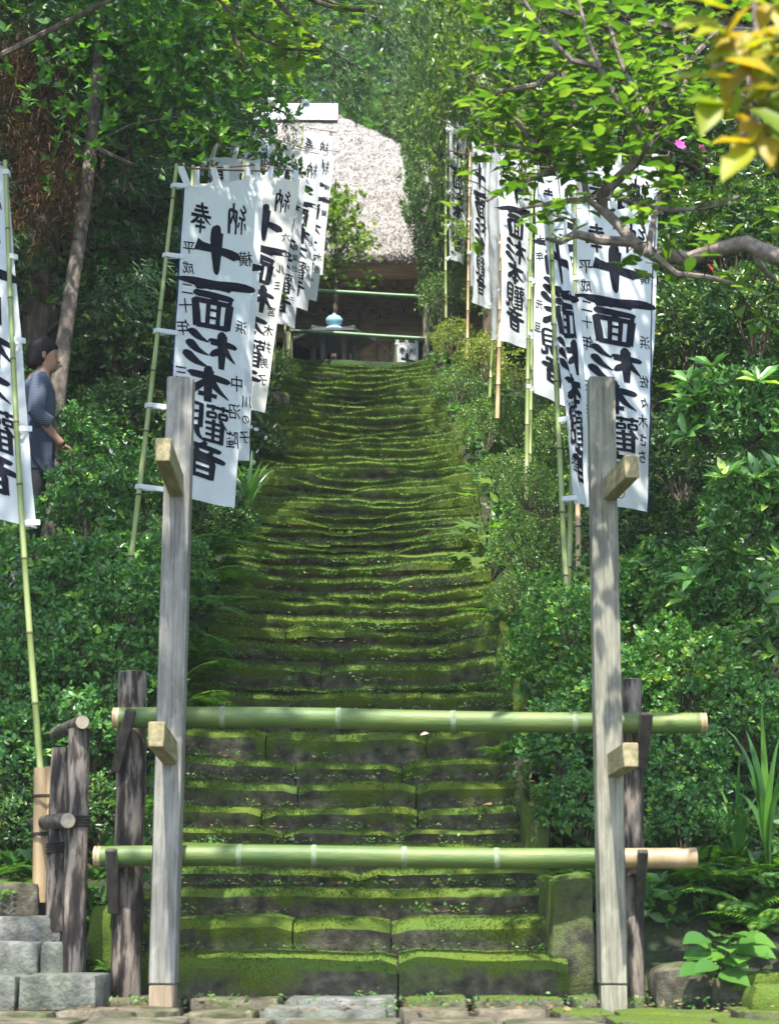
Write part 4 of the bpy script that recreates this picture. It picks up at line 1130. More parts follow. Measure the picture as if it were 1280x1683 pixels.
    for x in (x0, x1):
        mb = MB(); mb.box((x, WY + 3.5, (zat(460, WY) + ZT) / 2), (.12, 6.8, zat(460, WY) - ZT)); mb.build('side_wall', M['hall_wood'], hall)
    mb = MB(); mb.box(((x0 + x1) / 2, WY + 1.0, EZ - .05), (x1 - x0, 4.2, .06)); mb.build('ceiling', M['hall_wood_lit'], hall)  # ceiling in the lighter wood, to bounce light onto the wall
    # votive paper slips pasted on the beams
    for (u0, u1, v0, v1) in ((493, 502, 505, 512), (506, 512, 501, 514), (514, 518, 508, 513), (527, 540, 505, 514), (546, 550, 504, 514), (555, 566, 507, 514), (570, 580, 506, 514), (529, 534, 486, 500), (540, 545, 486, 500), (548, 553, 487, 501), (559, 572, 489, 498), (578, 590, 470, 478), (659, 664, 496, 506), (693, 697, 518, 528), (622, 628, 512, 526)):
        Y = WY + .085
        o = hbox('votive_slip', u0, u1, v0, v1, Y, .006, 'sticker', 0)
        mb = MB()
        a, b_ = at(u0, v1, Y - .004), at(u1, v0, Y - .004)
        w, h = b_.x - a.x, b_.z - a.z
        st = [((.2, .62), (.8, .64)), ((.5, .9), (.5, .55)), ((.5, .6), (.22, .14)), ((.5, .55), (.8, .14))] if w > .1 else [((.5, .9), (.5, .1)), ((.25, .7), (.75, .7)), ((.25, .4), (.75, .4))]
        for (p, q) in st:
            mb.beam((a.x + w * p[0], Y - .003, a.z + h * p[1]), (a.x + w * q[0], Y - .003, a.z + h * q[1]), .018, .004, 0, (0, -1, 0))
        mb.build('lettering', M['ink'], o)
build_walls()

# ------------------------------------------------------------------ the hexagonal incense pavilion at the top of the stairs
def bounce_court():  # hidden pale sheet, added to throw sunlight up at the hall front
    b = MB(); xs = np.linspace(-5.5, 3.4, 20); ys = np.linspace(TOP_Y + .25, 27.3, 14)
    b.grid([(x, y, TOP_Z - .10 + .02 * nz(x, y)) for y in ys for x in xs], 20, 14)
    tag(b.build('ground', M['court']), 'unseen gravel court between stair top and hall, made pale to bounce light', kind='structure')
bounce_court()
def pavilion():
    Yc = 24.0
    c = at(549, 561, Yc)
    t = thing('incense_pavilion', 'small hexagonal incense shelter with a dark copper roof and pale blue finial before the hall', 'incense shelter', (c.x, Yc, TOP_Z))
    r = .57
    ang = [R(60 * k) for k in range(6)]
    def ring(rr, z, yr=None): return [(c.x + rr * math.cos(a), Yc + rr * math.sin(a), z) for a in ang]
    mb = MB()
    mb.loft([ring(r * .95, c.z - .015), ring(r, c.z), ring(r * 1.0, c.z + .035), ring(r * .62, c.z + .09), ring(r * .34, c.z + .13), ring(r * .16, c.z + .16)])
    mb.build('roof', M['copper'], t, smooth=False)
    mb = MB(); mb.loft([ring(r * .955, c.z - .022), ring(r * .955, c.z - .0165)]); mb.build('soffit', M['copper'], t, smooth=False)
    for a in ang:
        mb = MB(); mb.beam((c.x + .3 * r * math.cos(a), Yc + .3 * r * math.sin(a), c.z + .125), (c.x + r * math.cos(a), Yc + r * math.sin(a), c.z + .045), .04, .035, .006); mb.build('hip_rib', M['copper'], t)
    zf = c.z + .17
    prof = [(.02, .0), (.15, .01), (.155, .04), (.12, .07), (.085, .085), (.075, .10), (.10, .125), (.118, .165), (.115, .20), (.085, .235), (.045, .252), (.03, .262), (.03, .275), (.0, .295)]
    mb = MB(); mb.loft([[(c.x + q * math.cos(k * .3927), Yc + q * math.sin(k * .3927), zf - .05 + z) for k in range(16)] for q, z in prof]); mb.build('finial', M['patina'], t)
    for k, a in enumerate(ang):
        x, y = c.x + r * .50 * math.cos(a), Yc + r * .50 * math.sin(a)
        mb = MB(); mb.tube([(x, y, TOP_Z - .3), (x, y, c.z - .02)], .042, 12); mb.tube([(x, y, c.z - .10), (x, y, c.z - .06)], [.055, .055], 12); mb.build('column', M['copper'], t)
    mb = MB(); mb.loft([[(c.x + q * math.cos(k * .5236), Yc + q * math.sin(k * .5236), TOP_Z - .3 + z) for k in range(12)] for q, z in ((.14, 0), (.12, .2), (.2, .32), (.25, .42), (.25, .50), (.20, .51))]); mb.build('incense_bowl', M['patina'], t)
pavilion()

# bamboo barrier at the top of the stairs
bamboo_rail(505, 697, 478, 488, .027, (560, 618, 668), 'higher of the two thin green rails at the top of the stairs', Y=21.7, mname='bamboo_far', group='thin rails at the top of the stairs')
bamboo_rail(477, 698, 544, 557, .027, (530, 585, 640), 'lower of the two thin green rails at the stair top, crossing the incense shelter', Y=21.7, mname='bamboo_far', group='thin rails at the top of the stairs')
for (u, v0, lab) in ((700, 488, 'slim grey post holding the thin rails beside the hedge at the stair top'), (476, 546, 'slim grey post at the stair top behind the banners')):
    a, b_ = at(u, 612, 21.75), at(u, v0, 21.75)
    o = MB().tube([a - Vector((0, 0, .3)), b_], .042, 12).build('rail_post', M['tan_wood'])
    tag(o, lab, 'post')
# ------------------------------------------------------------------ the person on the upper path
def person():
    sk = mat('skin', [(0.3, (0.24, 0.13, 0.09)), (0.7, (0.31, 0.18, 0.12))], 6, rough=0.55, bmp=0)
    hair = mat('black_hair', [(0.3, (0.004, 0.003, 0.004)), (0.7, (0.016, 0.013, 0.013))], 14, (8, 8, 1), 0.75, 0.004, spec=.2)
    m, nt, N, L, p = _new('striped_shirt')
    tc = N.new('ShaderNodeTexCoord'); w = N.new('ShaderNodeTexWave'); w.bands_direction = 'Z'
    w.inputs['Scale'].default_value = 26; w.inputs['Distortion'].default_value = .4
    L.new(tc.outputs['Object'], w.inputs[0])
    L.new(ramp(nt, w.outputs['Fac'], [(.35, (0.018, 0.028, 0.052)), (.65, (0.075, 0.095, 0.135))]), p.inputs['Base Color']); p.inputs['Roughness'].default_value = .85
    shirt = m
    navy = mat('navy_jacket', [(0.3, (0.010, 0.016, 0.032)), (0.7, (0.026, 0.036, 0.062))], 7, rough=0.85, bmp=0.006)
    dark = mat('dark_trousers', [(0.3, (0.006, 0.007, 0.010)), (0.7, (0.018, 0.02, 0.027))], 7, rough=0.9, bmp=0.006)
    sole = plain('dark_shoe', (0.02, 0.018, 0.018), .6)
    base = at(48, 938, 12.65)
    a = R(18)
    Fw, Lf = Vector((math.cos(a), math.sin(a), 0)), Vector((-math.sin(a), math.cos(a), 0))
    S = 1.0
    def W(f, l, z): return base + (Fw * f + Lf * l) * S + Vector((0, 0, z * S))
    J, E, RAD = [], [], []
    def j(f, l, z, r, par=None, r2=None):
        J.append(W(f, l, z)); RAD.append((r, r2 or r))
        if par is not None: E.append((par, len(J) - 1))
        return len(J) - 1
    pel = j(0, 0, .92, .135)
    sp = j(-.01, 0, 1.06, .125, pel); ch = j(.0, 0, 1.24, .14, sp); up = j(.01, 0, 1.37, .10, ch); nk = j(.03, 0, 1.44, .055, up); hd = j(.05, 0, 1.52, .06, nk)
    hands = []
    for s, fz in ((-1, 1), (1, 1)):
        sh = j(.0, s * .165, 1.365, .062, up); el = j(-.03, s * .235, 1.10, .046, sh); wr = j(.125, s * .20, .93, .030, el); hn = j(.175, s * .185, .885, .034, wr)
        hands.append((s, .175, s * .185, .885))
        hp = j(.0, s * .09, .86, .095, pel); kn = j(.035 * s, s * .10, .48, .062, hp); an = j(.03 * s - .03, s * .105, .10, .042, kn); to = j(.03 * s + .10, s * .115, .045, .036, an)
    me = bpy.data.meshes.new('person_source')
    me.from_pydata([tuple(v) for v in J], E, [])
    ob = bpy.data.objects.new('person_source', me); C.objects.link(ob)
    md = ob.modifiers.new('skin', 'SKIN')
    for k, r in enumerate(RAD): me.skin_vertices[0].data[k].radius = r
    me.skin_vertices[0].data[0].use_root = True
    sb = ob.modifiers.new('sub', 'SUBSURF'); sb.levels = 2
    dg = bpy.context.evaluated_depsgraph_get(); dg.update()
    ev = ob.evaluated_get(dg); em = ev.to_mesh()
    b = MB(); b.add([tuple(v.co) for v in em.vertices], [tuple(q.vertices) for q in em.polygons])
    ev.to_mesh_clear(); bpy.data.objects.remove(ob)
    # head: rings up the skull with a face that looks ahead and a little down
    def ring(f0, z, rf, rb, rl, n=20):
        out = []
        for k in range(n):
            t_ = 2 * math.pi * k / n
            cf, sl = math.cos(t_), math.sin(t_)
            out.append(W(f0 + (rf if cf > 0 else rb) * cf, rl * sl, z))
        return out
    b.loft([ring(.04, 1.46, .05, .055, .055), ring(.055, 1.485, .078, .06, .058), ring(.055, 1.51, .085, .075, .066), ring(.05, 1.545, .088, .09, .072), ring(.05, 1.58, .086, .098, .075), ring(.05, 1.62, .088, .102, .077), ring(.045, 1.655, .08, .098, .072), ring(.04, 1.69, .055, .07, .052), ring(.035, 1.705, .02, .025, .02)])
    b.loft([[W(.13, -.006, 1.60), W(.13, .006, 1.60), W(.135, 0, 1.602)], [W(.135, -.016, 1.555), W(.135, .016, 1.555), W(.168, 0, 1.552)], [W(.13, -.012, 1.543), W(.13, .012, 1.543), W(.15, 0, 1.541)]])
    for s in (-1, 1):
        b.tube([W(.035, s * .074, 1.60), W(.028, s * .088, 1.585), W(.03, s * .086, 1.56), W(.04, s * .074, 1.545)], [.008, .016, .014, .007], 8)
        b.tube([W(.128, s * .03, 1.592), W(.134, s * .03, 1.59)], [.012, .008], 8)
    b.tube([W(.128, -.022, 1.515), W(.138, 0, 1.517), W(.128, .022, 1.515)], [.004, .007, .004], 6)
    for s, f, l, z in hands:
        for q, (dl, ln) in enumerate(((-.022, .066), (-.007, .076), (.008, .072), (.022, .056))):
            p0 = (f + .012, l + dl, z - .008)
            b.tube([W(*p0), W(f + .045, l + dl, z - .022), W(f + .03 + ln * .6, l + dl * .8 - s * .004, z - .05), W(f + .02 + ln * .5, l + dl * .7 - s * .01, z - .074)], [.010, .009, .0082, .0062], 7)
        b.tube([W(f - .02, l - s * .026, z), W(f + .015, l - s * .046, z - .012), W(f + .045, l - s * .042, z - .032)], [.012, .010, .007], 7)
    t = thing('person', 'person with dark hair in a striped shirt and dark jacket standing behind the nearest banner', 'person', base)
    b.build('body', sk, t)
    # hair cap
    mb = MB()
    rings = [ring(.015, 1.50, .0, .085, .060), ring(.02, 1.535, .03, .112, .079), ring(.03, 1.58, .052, .12, .084), ring(.04, 1.62, .085, .124, .087), ring(.04, 1.66, .10, .118, .084), ring(.036, 1.70, .078, .09, .066), ring(.03, 1.722, .03, .035, .026)]
    rings = [[q + Vector((.006 * nz(q.x * 50, q.z * 50, 3), .006 * nz(q.y * 50, q.z * 50, 1), .006 * nz(q.x * 60, q.y * 60, 5))) for q in r_] for r_ in rings]
    mb.loft(rings); mb.build('hair', hair, t)
    def torso(z, f, rf, rb, rl, n=22): return ring(f, z, rf, rb, rl, n)
    mb = MB(); mb.loft([torso(.98, 0, .135, .135, .175), torso(1.06, 0, .13, .13, .168), torso(1.18, 0, .138, .14, .18), torso(1.3, 0, .132, .142, .195), torso(1.375, .005, .10, .115, .175), torso(1.415, .015, .07, .08, .095), torso(1.44, .025, .062, .065, .068)])
    for s in (-1, 1):
        mb.tube([W(.0, s * .13, 1.375), W(-.002, s * .182, 1.34), W(-.02, s * .225, 1.2), W(-.03, s * .24, 1.10), W(.02, s * .236, 1.055), W(.075, s * .228, 1.03)], [.062, .073, .064, .06, .054, .052], 14)
    mb.build('shirt', shirt, t)
    mb = MB(); mb.loft([torso(.70, -.02, .165, .18, .20), torso(.80, -.01, .158, .17, .20), torso(.92, 0, .152, .155, .195), torso(1.02, 0, .142, .145, .182), torso(1.05, 0, .136, .138, .175)])
    mb.loft([[W(.05 + q[0], -.2 + q[1], z) for q in ((.05, -.012), (.05, .012), (-.09, .014), (-.09, -.012))] for z in (.99, .9, .78)] + [[W(.10 + q[0], -.205 + q[1], .64) for q in ((.05, -.012), (.05, .012), (-.02, .014), (-.02, -.012))]])
    mb.build('jacket', navy, t)
    mb = MB()
    for s in (-1, 1):
        mb.tube([W(.0, s * .085, .93), W(.005, s * .092, .8), W(.025 * s, s * .10, .5), W(.02 * s - .02, s * .105, .12), W(.02 * s - .015, s * .106, .06)], [.115, .11, .082, .066, .068], 14)
    mb.build('trousers', dark, t)
    for s in (-1, 1):
        mb = MB(); f = .03 * s - .03
        mb.loft([[W(f + q, s * .108 + w_, z) for q, w_ in ((-.09, -.035), (-.09, .035), (.06, .045), (.165, .03), (.175, 0), (.165, -.03), (.06, -.045))] for z in (.0, .03)] + [[W(f + q, s * .108 + w_, .085) for q, w_ in ((-.075, -.03), (-.075, .03), (.02, .035), (.09, .02), (.10, 0), (.09, -.02), (.02, -.035))]]); mb.build('shoe', sole, t)
    mb = MB(); mb.loft([torso(.985, .0, .150, .152, .19), torso(1.0, .0, .152, .155, .192), torso(1.015, .0, .150, .152, .19)]); mb.build('belt', dark, t)
person()
# ------------------------------------------------------------------ shrubs: twigs with rosettes of leaves in an uneven dome
def shrub_mesh(name, n_ros, k, Lf, Wf, mname, seed=0.0, squash=(1, 1, .9), tmpl=T8, fill=.38, spread=(.45, 1.3), amp=.22, young=.12, up=.5, bottom=-.55):
    "a leafy dome of unit radius; Lf is the leaf length for that radius"
    d = rand_dirs(n_ros * 2)
    d = d[d[:, 2] > bottom][:n_ros]
    rr = bumpy(d, amp, 2.2, seed) * bumpy(d, amp * .5, 6.0, seed + 4)
    dep = 1 - fill * rng.random(len(d)) ** 2.0
    P = d * (rr * dep)[:, None] * np.array(squash)[None, :]
    A = d * .8 + np.array([0, 0, up])[None] + .45 * rng.normal(size=(len(d), 3))
    p, D, N = rosettes(P, A, k, spread)
    N = N + .35 * rng.normal(size=N.shape)
    p = p + rng.normal(size=p.shape) * Lf * .18
    clump = np.repeat(np.array([nz(q[0] * 3 + seed, q[1] * 3, q[2] * 3) for q in P]), k)
    yng = np.repeat(rng.random(len(P)) < young, k)
    rnd = np.clip(.36 + .30 * clump + rng.normal(0, .13, len(p)) + .45 * yng, 0, 1)
    L = Lf * rng.uniform(.65, 1.15, len(p))
    return mk_leaves(name, p, D, N, L, L * (Wf / Lf) * rng.uniform(.85, 1.1, len(p)), tmpl, M[mname], rnd)
def stems_mesh(seed, n=9, r=.02):
    mb = MB(); q = random.Random(seed)
    for k in range(n):
        a = q.uniform(0, 6.28); s = q.uniform(.3, .8)
        e = Vector((math.cos(a) * s, math.sin(a) * s, q.uniform(.2, .75)))
        b0 = Vector((e.x * .15, e.y * .15, -.75))
        mid = b0.lerp(e, .5) + Vector((q.uniform(-.1, .1), q.uniform(-.1, .1), .06))
        mb.tube([b0, mid, e], [r, r * .7, r * .35], 5)
        for _ in range(2):
            e2 = e + Vector((q.uniform(-.3, .3), q.uniform(-.3, .3), q.uniform(.0, .3)))
            mb.tube([mid, e2], [r * .5, r * .2], 4)
    return mb.mesh('stems', M['bark'])
SH = {
 'azalea': [shrub_mesh('foliage', 720, 5, .125, .066, 'azalea', s, amp=.28, tmpl=TR, spread=(.3, 1.45)) for s in (1.0, 5.0, 9.0)],
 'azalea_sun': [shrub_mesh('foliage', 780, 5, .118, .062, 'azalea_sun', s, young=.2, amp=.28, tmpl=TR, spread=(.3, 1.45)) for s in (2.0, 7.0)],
 'box': [shrub_mesh('foliage', 1500, 5, .060, .034, 'box', s, tmpl=T4, amp=.14, spread=(.3, 1.2)) for s in (3.0, 8.0)],
 'box_sunlit': [shrub_mesh('foliage', 1500, 5, .058, .034, 'box_sunlit', 4.4, tmpl=T4, amp=.16)],
 'dark': [shrub_mesh('foliage', 800, 5, .13, .058, 'dark', s, tmpl=T8) for s in (6.0, 11.0)],
}
STM = [stems_mesh(s) for s in (1, 2)]
_cnt = {}
def shrub(kind, u, v, Y, rpx, label, group, sq=(1, 1, .92), name='shrub'):
    c = at(u, v, Y)
    r = rpx * Y * 1.02 / F_PX
    t = thing(name, label, 'shrub', c, group)
    k = _cnt.get(kind, 0); _cnt[kind] = k + 1
    rz = (k * 2.1) % 6.28
    for nm, me in (('foliage', SH[kind][k % len(SH[kind])]), ('stems', STM[k % 2])):
        o = link(nm, me, t)
        o.scale = (r * sq[0], r * sq[1], r * sq[2]); o.rotation_euler = (0, 0, rz)
        if nm == 'foliage': o['kind'] = 'stuff'
    return t
GL, GR, GH = 'azalea bushes on the bank left of the stairs', 'azalea bushes right of the stairs', 'clipped hedge bushes along the right of the stairs'
for a in [
    ('azalea', 60, 985, 10.5, 112, 'dark azalea bush just below the standing person and behind the nearest banner pole'),
    ('azalea', 190, 960, 10.6, 105, 'glossy azalea bush at the foot of the front banner pole'),
    ('azalea', 20, 1110, 9.9, 115, 'azalea bush at the picture edge below the person, behind the thick green pole'),
    ('azalea', 165, 1090, 9.9, 108, 'rounded glossy azalea bush directly above the charred log post'),
    ('azalea', 40, 1235, 9.5, 100, 'azalea bush behind the pair of tan bamboo tubes'),
    ('azalea', 150, 1215, 9.5, 92, 'azalea bush behind the low log fence'),
    ('dark', 20, 1350, 9.3, 88, 'thin dark bush with bare stems above the grey stone steps'),
    ('dark', 165, 1340, 9.3, 75, 'dark bush between the log fence and the charred log post'),
    ('dark', 235, 1180, 10.2, 70, 'dark bush squeezed between the charred log and the grey square post'),
    ('azalea', 150, 830, 12.0, 85, 'low sprawling bush in front of the person and beside the leaning pole'),
    ('azalea', 235, 800, 12.4, 80, 'low bush between the leaning green pole and the grey post'),
    ('azalea', 120, 735, 13.8, 75, 'bush in the dim light beside the person and the leaning trunk'),
    ('dark', 200, 690, 14.5, 85, 'dim bush under the leaning trunk behind the front pole'),
    ('azalea', 285, 930, 10.9, 62, 'shaded bush hidden partly behind the grey square post'),
    ('dark', 355, 865, 12.8, 62, 'shaded bush below the lower corner of the front banner'),
    ('box', 452, 610, 20.2, 40, 'small clipped bush at the stair top under the blue shaded banners'),
    ('dark', 428, 735, 16.6, 44, 'dark bush with white flowers beside it at the left edge of the upper stairs'),
    ('azalea', 212, 985, 9.75, 72, 'glossy azalea bush in front of the foot of the leaning green pole'),
]: shrub(*a, GL)
for a in [
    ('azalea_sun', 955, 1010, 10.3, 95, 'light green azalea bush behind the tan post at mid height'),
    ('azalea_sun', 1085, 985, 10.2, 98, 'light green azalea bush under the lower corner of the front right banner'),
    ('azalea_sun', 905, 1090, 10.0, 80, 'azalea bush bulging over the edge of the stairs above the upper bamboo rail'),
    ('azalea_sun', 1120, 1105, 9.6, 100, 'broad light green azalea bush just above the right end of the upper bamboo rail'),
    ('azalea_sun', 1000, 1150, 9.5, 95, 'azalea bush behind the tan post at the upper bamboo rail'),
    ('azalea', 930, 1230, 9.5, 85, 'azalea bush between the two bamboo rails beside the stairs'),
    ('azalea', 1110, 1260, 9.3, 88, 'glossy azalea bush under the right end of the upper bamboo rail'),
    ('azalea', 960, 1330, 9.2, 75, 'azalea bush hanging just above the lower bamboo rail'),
    ('azalea', 1120, 1350, 9.1, 72, 'glossy dark azalea bush above the tan end of the lower rail'),
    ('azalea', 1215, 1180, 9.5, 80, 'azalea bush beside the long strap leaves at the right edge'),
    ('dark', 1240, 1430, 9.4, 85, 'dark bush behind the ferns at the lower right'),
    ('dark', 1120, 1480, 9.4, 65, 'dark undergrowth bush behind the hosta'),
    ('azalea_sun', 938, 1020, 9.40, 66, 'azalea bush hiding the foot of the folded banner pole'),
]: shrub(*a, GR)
for a in [
    ('box', 735, 490, 21.3, 52, 'rounded clipped hedge bush at the stair top beside the thin rails'),
    ('box_sunlit', 745, 560, 20.2, 42, 'sunlit gold coloured hedge bush just below the top of the right hedge'),
    ('box_sunlit', 800, 590, 18.8, 52, 'sunlit golden hedge bush under the thin pale poles'),
    ('box', 752, 640, 18.8, 45, 'hedge bush overhanging the upper stairs'),
    ('box_sunlit', 850, 610, 17.4, 50, 'sunlit gold hedge bush under the sunny banner'),
    ('box', 800, 700, 16.4, 58, 'hedge bush bulging toward the stairs at two thirds height'),
    ('box', 858, 700, 15.8, 55, 'hedge bush at the foot of the tallest green pole'),
    ('box', 930, 720, 14.8, 70, 'dense dark hedge bush under the shaded banner'),
    ('box', 832, 790, 14.4, 58, 'hedge bush just behind the lobed leaf plant'),
    ('box', 900, 810, 13.4, 72, 'hedge bush with a few orange leaves left of the folded banner pole'),
    ('box', 985, 800, 13.2, 75, 'hedge bush hidden behind the folded banner and the tan post'),
    ('box', 868, 900, 12.4, 68, 'hedge bush over the stair edge below the lobed leaf plant'),
    ('box', 940, 905, 12.0, 72, 'hedge bush at the foot of the folded banner pole'),
    ('box', 850, 985, 11.7, 55, 'lowest clipped hedge bush above the mossy cheek stones'),
    ('dark', 1040, 880, 12.0, 80, 'dark bush below the hem of the front right banner'),
    ('box', 868, 805, 12.1, 50, 'hedge bush hiding the foot of the tallest green pole'),
]: shrub(*a, GH)

# ------------------------------------------------------------------ big leaved bushes at the right edge, every leaf a part
def leaf_single(name, L, W, mname, rnd, tmpl=T8):
    return mk_leaves(name, [(0, 0, 0)], [(1, 0, 0)], [(0, 0, 1)], L, W, tmpl, M[mname], np.array([rnd]))
def place(o, p, D, N, s=1.0):
    D = Vector(D).normalized(); N = Vector(N); N = (N - D * N.dot(D)).normalized()
    m_ = Matrix((D, N.cross(D), N)).transposed().to_4x4()
    o.matrix_local = Matrix.Translation(p) @ m_ @ Matrix.Scale(s, 4)
RL = [leaf_single('leaf', .13, .048, 'rhodo', k) for k in (.15, .4, .65, .9)]
RY_ = [leaf_single('leaf', .13, .048, 'azalea_sun', k) for k in (.6, .9)]
def rhodo(u, v, Y, rpx, n, label, seed, fill_n=500):
    q = random.Random(seed)
    c = at(u, v, Y); r = rpx * Y * 1.02 / F_PX
    t = thing('broadleaf_bush', label, 'shrub', c, 'large leaved bushes at the right edge')
    st = MB()
    for k in range(n):
        a = q.uniform(math.pi * .95, math.pi * 2.05); e = q.uniform(-.5, .95)
        d = Vector((math.cos(a) * math.cos(e), math.sin(a) * math.cos(e), math.sin(e)))
        p = d * r * q.uniform(.75, 1.05)
        ax = (d * .6 + Vector((0, -.3, .75))).normalized()
        st.tube([c + p * .45 + Vector((0, .05, -.10)), c + p * .75 + Vector((0, 0, -.03)), c + p], [.006, .005, .004], 5)
        u_ = ax.orthogonal().normalized(); v_ = ax.cross(u_)
        m_ = q.randint(5, 8)
        for i in range(m_):
            ph = i * 6.283 / m_ + q.uniform(-.3, .3); th = q.uniform(.75, 1.35)
            D = ax * math.cos(th) + (u_ * math.cos(ph) + v_ * math.sin(ph)) * math.sin(th)
            o = link('leaf', q.choice(RL if q.random() < .85 else RY_), t)
            place(o, p + D * .01, D, ax + Vector((q.uniform(-.2, .2), q.uniform(-.2, .2), 0)), q.uniform(.75, 1.25))
    st.build('stems', M['twig'], t)
    me = shrub_mesh('foliage', fill_n, 5, .16, .06, 'rhodo', seed, tmpl=T8, fill=.6)
    o = link('foliage', me, t); o.scale = (r * .95,) * 3; o['kind'] = 'stuff'
rhodo(1205, 690, 9.6, 105, 24, 'large leaved bush with whorls of long green leaves at the right edge above the azaleas', 3.0)
rhodo(1240, 840, 9.4, 95, 18, 'drooping large leaved bush below the whorled one at the right edge', 5.0)
rhodo(1190, 980, 9.8, 85, 12, 'shadowy large leaved bush next to the light green azaleas', 8.0)

# ------------------------------------------------------------------ hosta, strap leaves, ferns, lobed plant, flowers
def hosta():
    c = at(1190, 1625, 8.0)
    t = thing('hosta', 'hosta with broad pale green leaves above the rough stones at the lower right', 'plant', c)
    mes = [leaf_single('leaf', .125, .092, 'hosta', k, THO) for k in (.2, .5, .8, 1.0)]
    spots = [(1148, 1540, -1.0, .35), (1178, 1532, -.2, .5), (1208, 1534, .2, .5), (1150, 1566, -1.1, .1), (1185, 1572, -.3, .0), (1208, 1578, .7, -.2), (1238, 1558, .9, -.1), (1240, 1545, 1.0, .2), (1140, 1590, -1.2, -.1), (1220, 1545, .3, .4), (1165, 1552, -.6, .3), (1195, 1555, .0, .2)]
    spots += [(u + random.uniform(-22, 22), v + random.uniform(-6, 26), a * .8 + random.uniform(-.4, .4), e - .1) for u, v, a, e in spots]
    st = MB()
    for k, (u, v, a, e) in enumerate(spots):
        p = at(u, v, 7.95 + .10 * math.sin(k * 2.1))
        D = Vector((math.sin(a), -.55, -.05 + e * .3)).normalized()
        o = link('leaf', mes[k % 4], t)
        place(o, p - c - D * .05, D + Vector((0, -.1, -.12)), Vector((math.sin(a) * .3, -.75, .8)), random.uniform(.95, 1.3))
        st.tube([c + Vector((random.uniform(-.03, .03), .02, -.03)), (c + p) / 2 + Vector((0, 0, .03)), p - D * .05], [.006, .005, .004], 5)
    st.build('stalks', M['weed_stalk'], t)
_h = []
for x, w in ((0, .0), (.08, .3), (.22, .47), (.4, .5), (.6, .42), (.8, .22), (1, 0)):
    _h.append((x, w))
THO = (np.array([(x, 0, -.10 * x * x - .03) for x, w in _h] + [(x, w, -.10 * x * x + .10 * w) for x, w in _h[1:-1]] + [(x, -w, -.10 * x * x + .10 * w) for x, w in _h[1:-1]]), [])
_n = len(_h)
_f = [(0, 1, _n), (0, _n + 5, 1)]
for i in range(1, _n - 2):
    _f += [(i, i + 1, _n + i, _n + i - 1), (i + 1, i, _n + 5 + i - 1, _n + 5 + i)]
_f += [(_n - 2, _n - 1, _n + 4), (_n - 1, _n - 2, _n + 9)]
THO = (THO[0], _f)
M['weed_stalk'] = plain('stalk', (0.07, 0.13, 0.03), .6)
hosta()
def strap_plant(u, v, Y, n, hmin, hmax, label, seed, mname='blade', lean=.4):
    q = random.Random(seed); c = at(u, v, Y)
    t = thing('strap_leaf_plant', label, 'plant', c, 'clumps of long strap leaves')
    for k in range(n):
        a = q.uniform(0, 6.28); h = q.uniform(hmin, hmax); l = q.uniform(.15, 1) * lean * h
        d = Vector((math.cos(a), math.sin(a) * .8, 0)); sd = Vector((-d.y, d.x, 0)) if q.random() < .3 else Vector((1, .2, 0))
        pts = [c + d * (l * s ** 2.0) + Vector((0, 0, h * (s - .30 * s ** 3.5 * (l / (lean * h))))) for s in np.linspace(0, 1, 8)]
        w = q.uniform(.012, .022)
        mb = MB(); V_ = []
        for i, p in enumerate(pts):
            ww = w * min(1, .55 + i * .25) * (1 - (i / 7) ** 3)
            V_ += [p - sd * ww, p + Vector((0, .3, 0)) * ww, p + sd * ww]
        fs = []
        for i in range(7): fs += [(3 * i, 3 * i + 1, 3 * i + 4, 3 * i + 3), (3 * i + 1, 3 * i + 2, 3 * i + 5, 3 * i + 4)]
        mb.add(V_, fs)
        o = mb.build('leaf', M[mname], t)
        at_ = o.data.attributes.new('rnd', 'FLOAT', 'POINT'); at_.data.foreach_set('value', np.full(len(o.data.vertices), q.random(), np.float32))
strap_plant(1262, 1420, 8.9, 16, .45, .85, 'clump of tall strap leaves at the right edge near the upper rail height', 4, lean=.35)
strap_plant(1215, 1440, 9.1, 9, .35, .6, 'smaller clump of dim strap leaves above the hosta', 6)
strap_plant(408, 850, 13.6, 22, .35, .62, 'clump of arching strap leaves beside the stairs under the cream banner', 8, lean=.7)
strap_plant(440, 730, 16.8, 10, .25, .45, 'strap leaves beside white flowers at the left edge of the upper stairs', 9, lean=.7)
def fern_mesh(seed, n=11, L=.42):
    q = random.Random(seed); P, D, N, Ls = [], [], [], []
    for k in range(n):
        a = q.uniform(0, 6.28); el = q.uniform(.5, 1.0); ln = L * q.uniform(.7, 1.1)
        d = Vector((math.cos(a), math.sin(a), 0)); sd = Vector((-d.y, d.x, 0))
        m_ = 22
        for i in range(2, m_):
            s = i / m_
            p = d * (ln * s * math.cos(el * (1 - s))) + Vector((0, 0, ln * (math.sin(el) * s - .55 * s * s)))
            pl = ln * .30 * math.sin(min(1, s * 1.6 + .1) * 1.57) * (1 - s) ** .6 + .012
            for sg in (1, -1):
                P.append(p); D.append(sd * sg + d * .35 + Vector((0, 0, -.12))); N.append((d.x * .2, d.y * .2, 1)); Ls.append(pl)
    Ls = np.array(Ls)
    return mk_leaves('fronds', np.array([tuple(p) for p in P]), np.array([tuple(p) for p in D]), np.array(N), Ls, np.minimum(Ls * .34, .02), T4, M['fern'])
FE = [fern_mesh(s) for s in (1, 2, 3)]
ORD = ['first', 'second', 'third', 'fourth', 'fifth', 'sixth', 'seventh', 'eighth', 'ninth', 'tenth', 'eleventh', 'twelfth', 'thirteenth', 'fourteenth']
